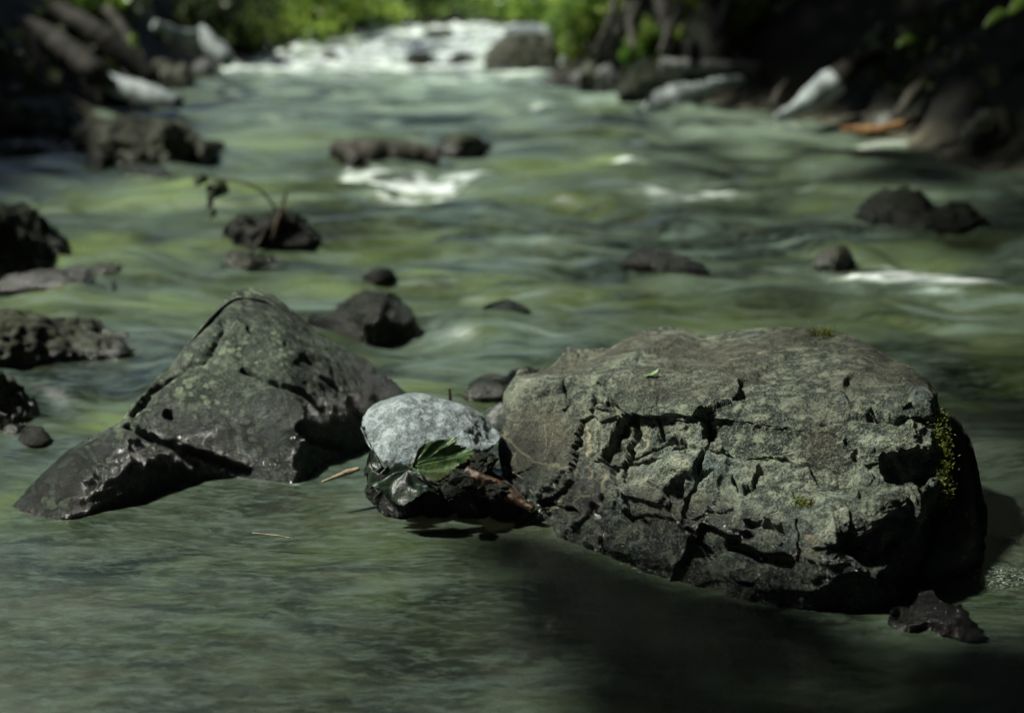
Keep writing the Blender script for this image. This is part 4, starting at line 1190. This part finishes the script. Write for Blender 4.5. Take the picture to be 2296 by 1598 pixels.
def bush(px, py, Y, rx, rz, n_, mat, label, seed, size=.07, group='bushes at the water edge', zc=None):
    c0 = P(px, py, Y)
    rs = np.random.RandomState(seed)
    root = empty('bush', (float(c0[0]), float(c0[1]), float(ground_z(c0[0:1], c0[1:2])[0])))
    tag(root, label, 'bush', group)
    cl = rs.normal(0, .45, (9, 3))
    k = rs.randint(0, 9, n_)
    q = cl[k] + rs.normal(0, .22, (n_, 3))
    q = q * np.array([rx, rx * .8, rz]) + c0
    V, f = leaves_mesh(q, size, seed + 1)
    mesh_obj('foliage', V, f, mat, root, smooth=False)
    b0 = np.array(root.location)
    for j in range(4):
        e = cl[j] * np.array([rx, rx * .8, rz]) + c0
        tube('stem', [b0 + rs.normal(0, .03, 3) * (1, 1, 0), (b0 + e) / 2 + rs.normal(0, .05, 3), e], [.018, .012, .006], M['bark'], parent=root, n=12, ns=6)


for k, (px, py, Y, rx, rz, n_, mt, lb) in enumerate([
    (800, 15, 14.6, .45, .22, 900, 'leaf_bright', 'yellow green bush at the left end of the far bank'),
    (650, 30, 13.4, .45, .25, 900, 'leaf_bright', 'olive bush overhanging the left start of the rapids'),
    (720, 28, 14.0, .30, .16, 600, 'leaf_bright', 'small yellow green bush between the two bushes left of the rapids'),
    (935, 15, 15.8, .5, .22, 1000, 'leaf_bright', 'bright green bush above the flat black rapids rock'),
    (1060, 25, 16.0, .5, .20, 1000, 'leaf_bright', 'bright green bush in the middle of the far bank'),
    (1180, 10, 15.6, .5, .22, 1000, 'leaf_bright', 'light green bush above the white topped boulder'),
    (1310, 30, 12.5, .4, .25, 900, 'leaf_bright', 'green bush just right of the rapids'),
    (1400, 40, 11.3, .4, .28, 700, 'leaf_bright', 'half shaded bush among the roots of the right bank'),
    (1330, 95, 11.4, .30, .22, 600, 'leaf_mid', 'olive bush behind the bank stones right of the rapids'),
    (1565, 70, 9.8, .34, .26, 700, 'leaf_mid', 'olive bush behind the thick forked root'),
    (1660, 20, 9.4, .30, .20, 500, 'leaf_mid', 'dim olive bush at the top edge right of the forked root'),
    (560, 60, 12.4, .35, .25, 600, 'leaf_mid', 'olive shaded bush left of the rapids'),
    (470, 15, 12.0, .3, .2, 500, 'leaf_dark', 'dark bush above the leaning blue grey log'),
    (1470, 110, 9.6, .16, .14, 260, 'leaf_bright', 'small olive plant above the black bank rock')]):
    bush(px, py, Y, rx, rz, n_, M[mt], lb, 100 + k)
bush(222, 10, 9.7, .16, .10, 260, M['leaf_bright'], 'brilliant yellow green sprig at the top left corner', 140, .08)
bush(300, 115, 9.2, .035, .07, 40, M['leaf_bright'], 'little yellow leaf tuft hanging by the slanting trunks', 141, .05)

# single blades and leaves on the right bank
def blade(px0, py0, px1, py1, Y, w_, label, mat):
    a, b = P(px0, py0, Y), P(px1, py1, Y)
    s = np.array([0, .3, 1.0]); t = np.linspace(0, 1, 14)
    V = []
    for q in t:
        cpt = a * (1 - q) + b * q + np.array([0, 0, .02 * math.sin(q * 3.1)])
        ww = w_ * math.sin(math.pi * min(q * .92 + .06, 1)) ** .8
        V.append([cpt + s * ww, cpt + np.array([0, -.006, 0]), cpt - s * ww])
    V = np.array(V)
    v_, loc = centre(V)
    o = mesh_obj('leaf_blade', v_, grid_faces(14, 3), mat); o.location = loc
    tag(o, label, 'leaf', 'long leaves on the right bank')


blade(2205, 62, 2262, 32, 5.2, .020, 'long yellow green leaf at the top right, the lower left of two in line', M['leaf_bright'])
blade(2258, 34, 2305, 8, 5.2, .026, 'long yellow green leaf cut by the top right edge', M['leaf_bright'])
blade(2010, 105, 2052, 92, 6.6, .020, 'dim olive leaf above the dull curved branch', M['leaf_bright'])
blade(2078, 120, 2110, 92, 6.6, .025, 'dark green leaf right of the dull curved branch', M['leaf_dark'])
blade(2160, 50, 2180, 25, 6.4, .02, 'deep green leaf left of the yellow green pair', M['leaf_dark'])
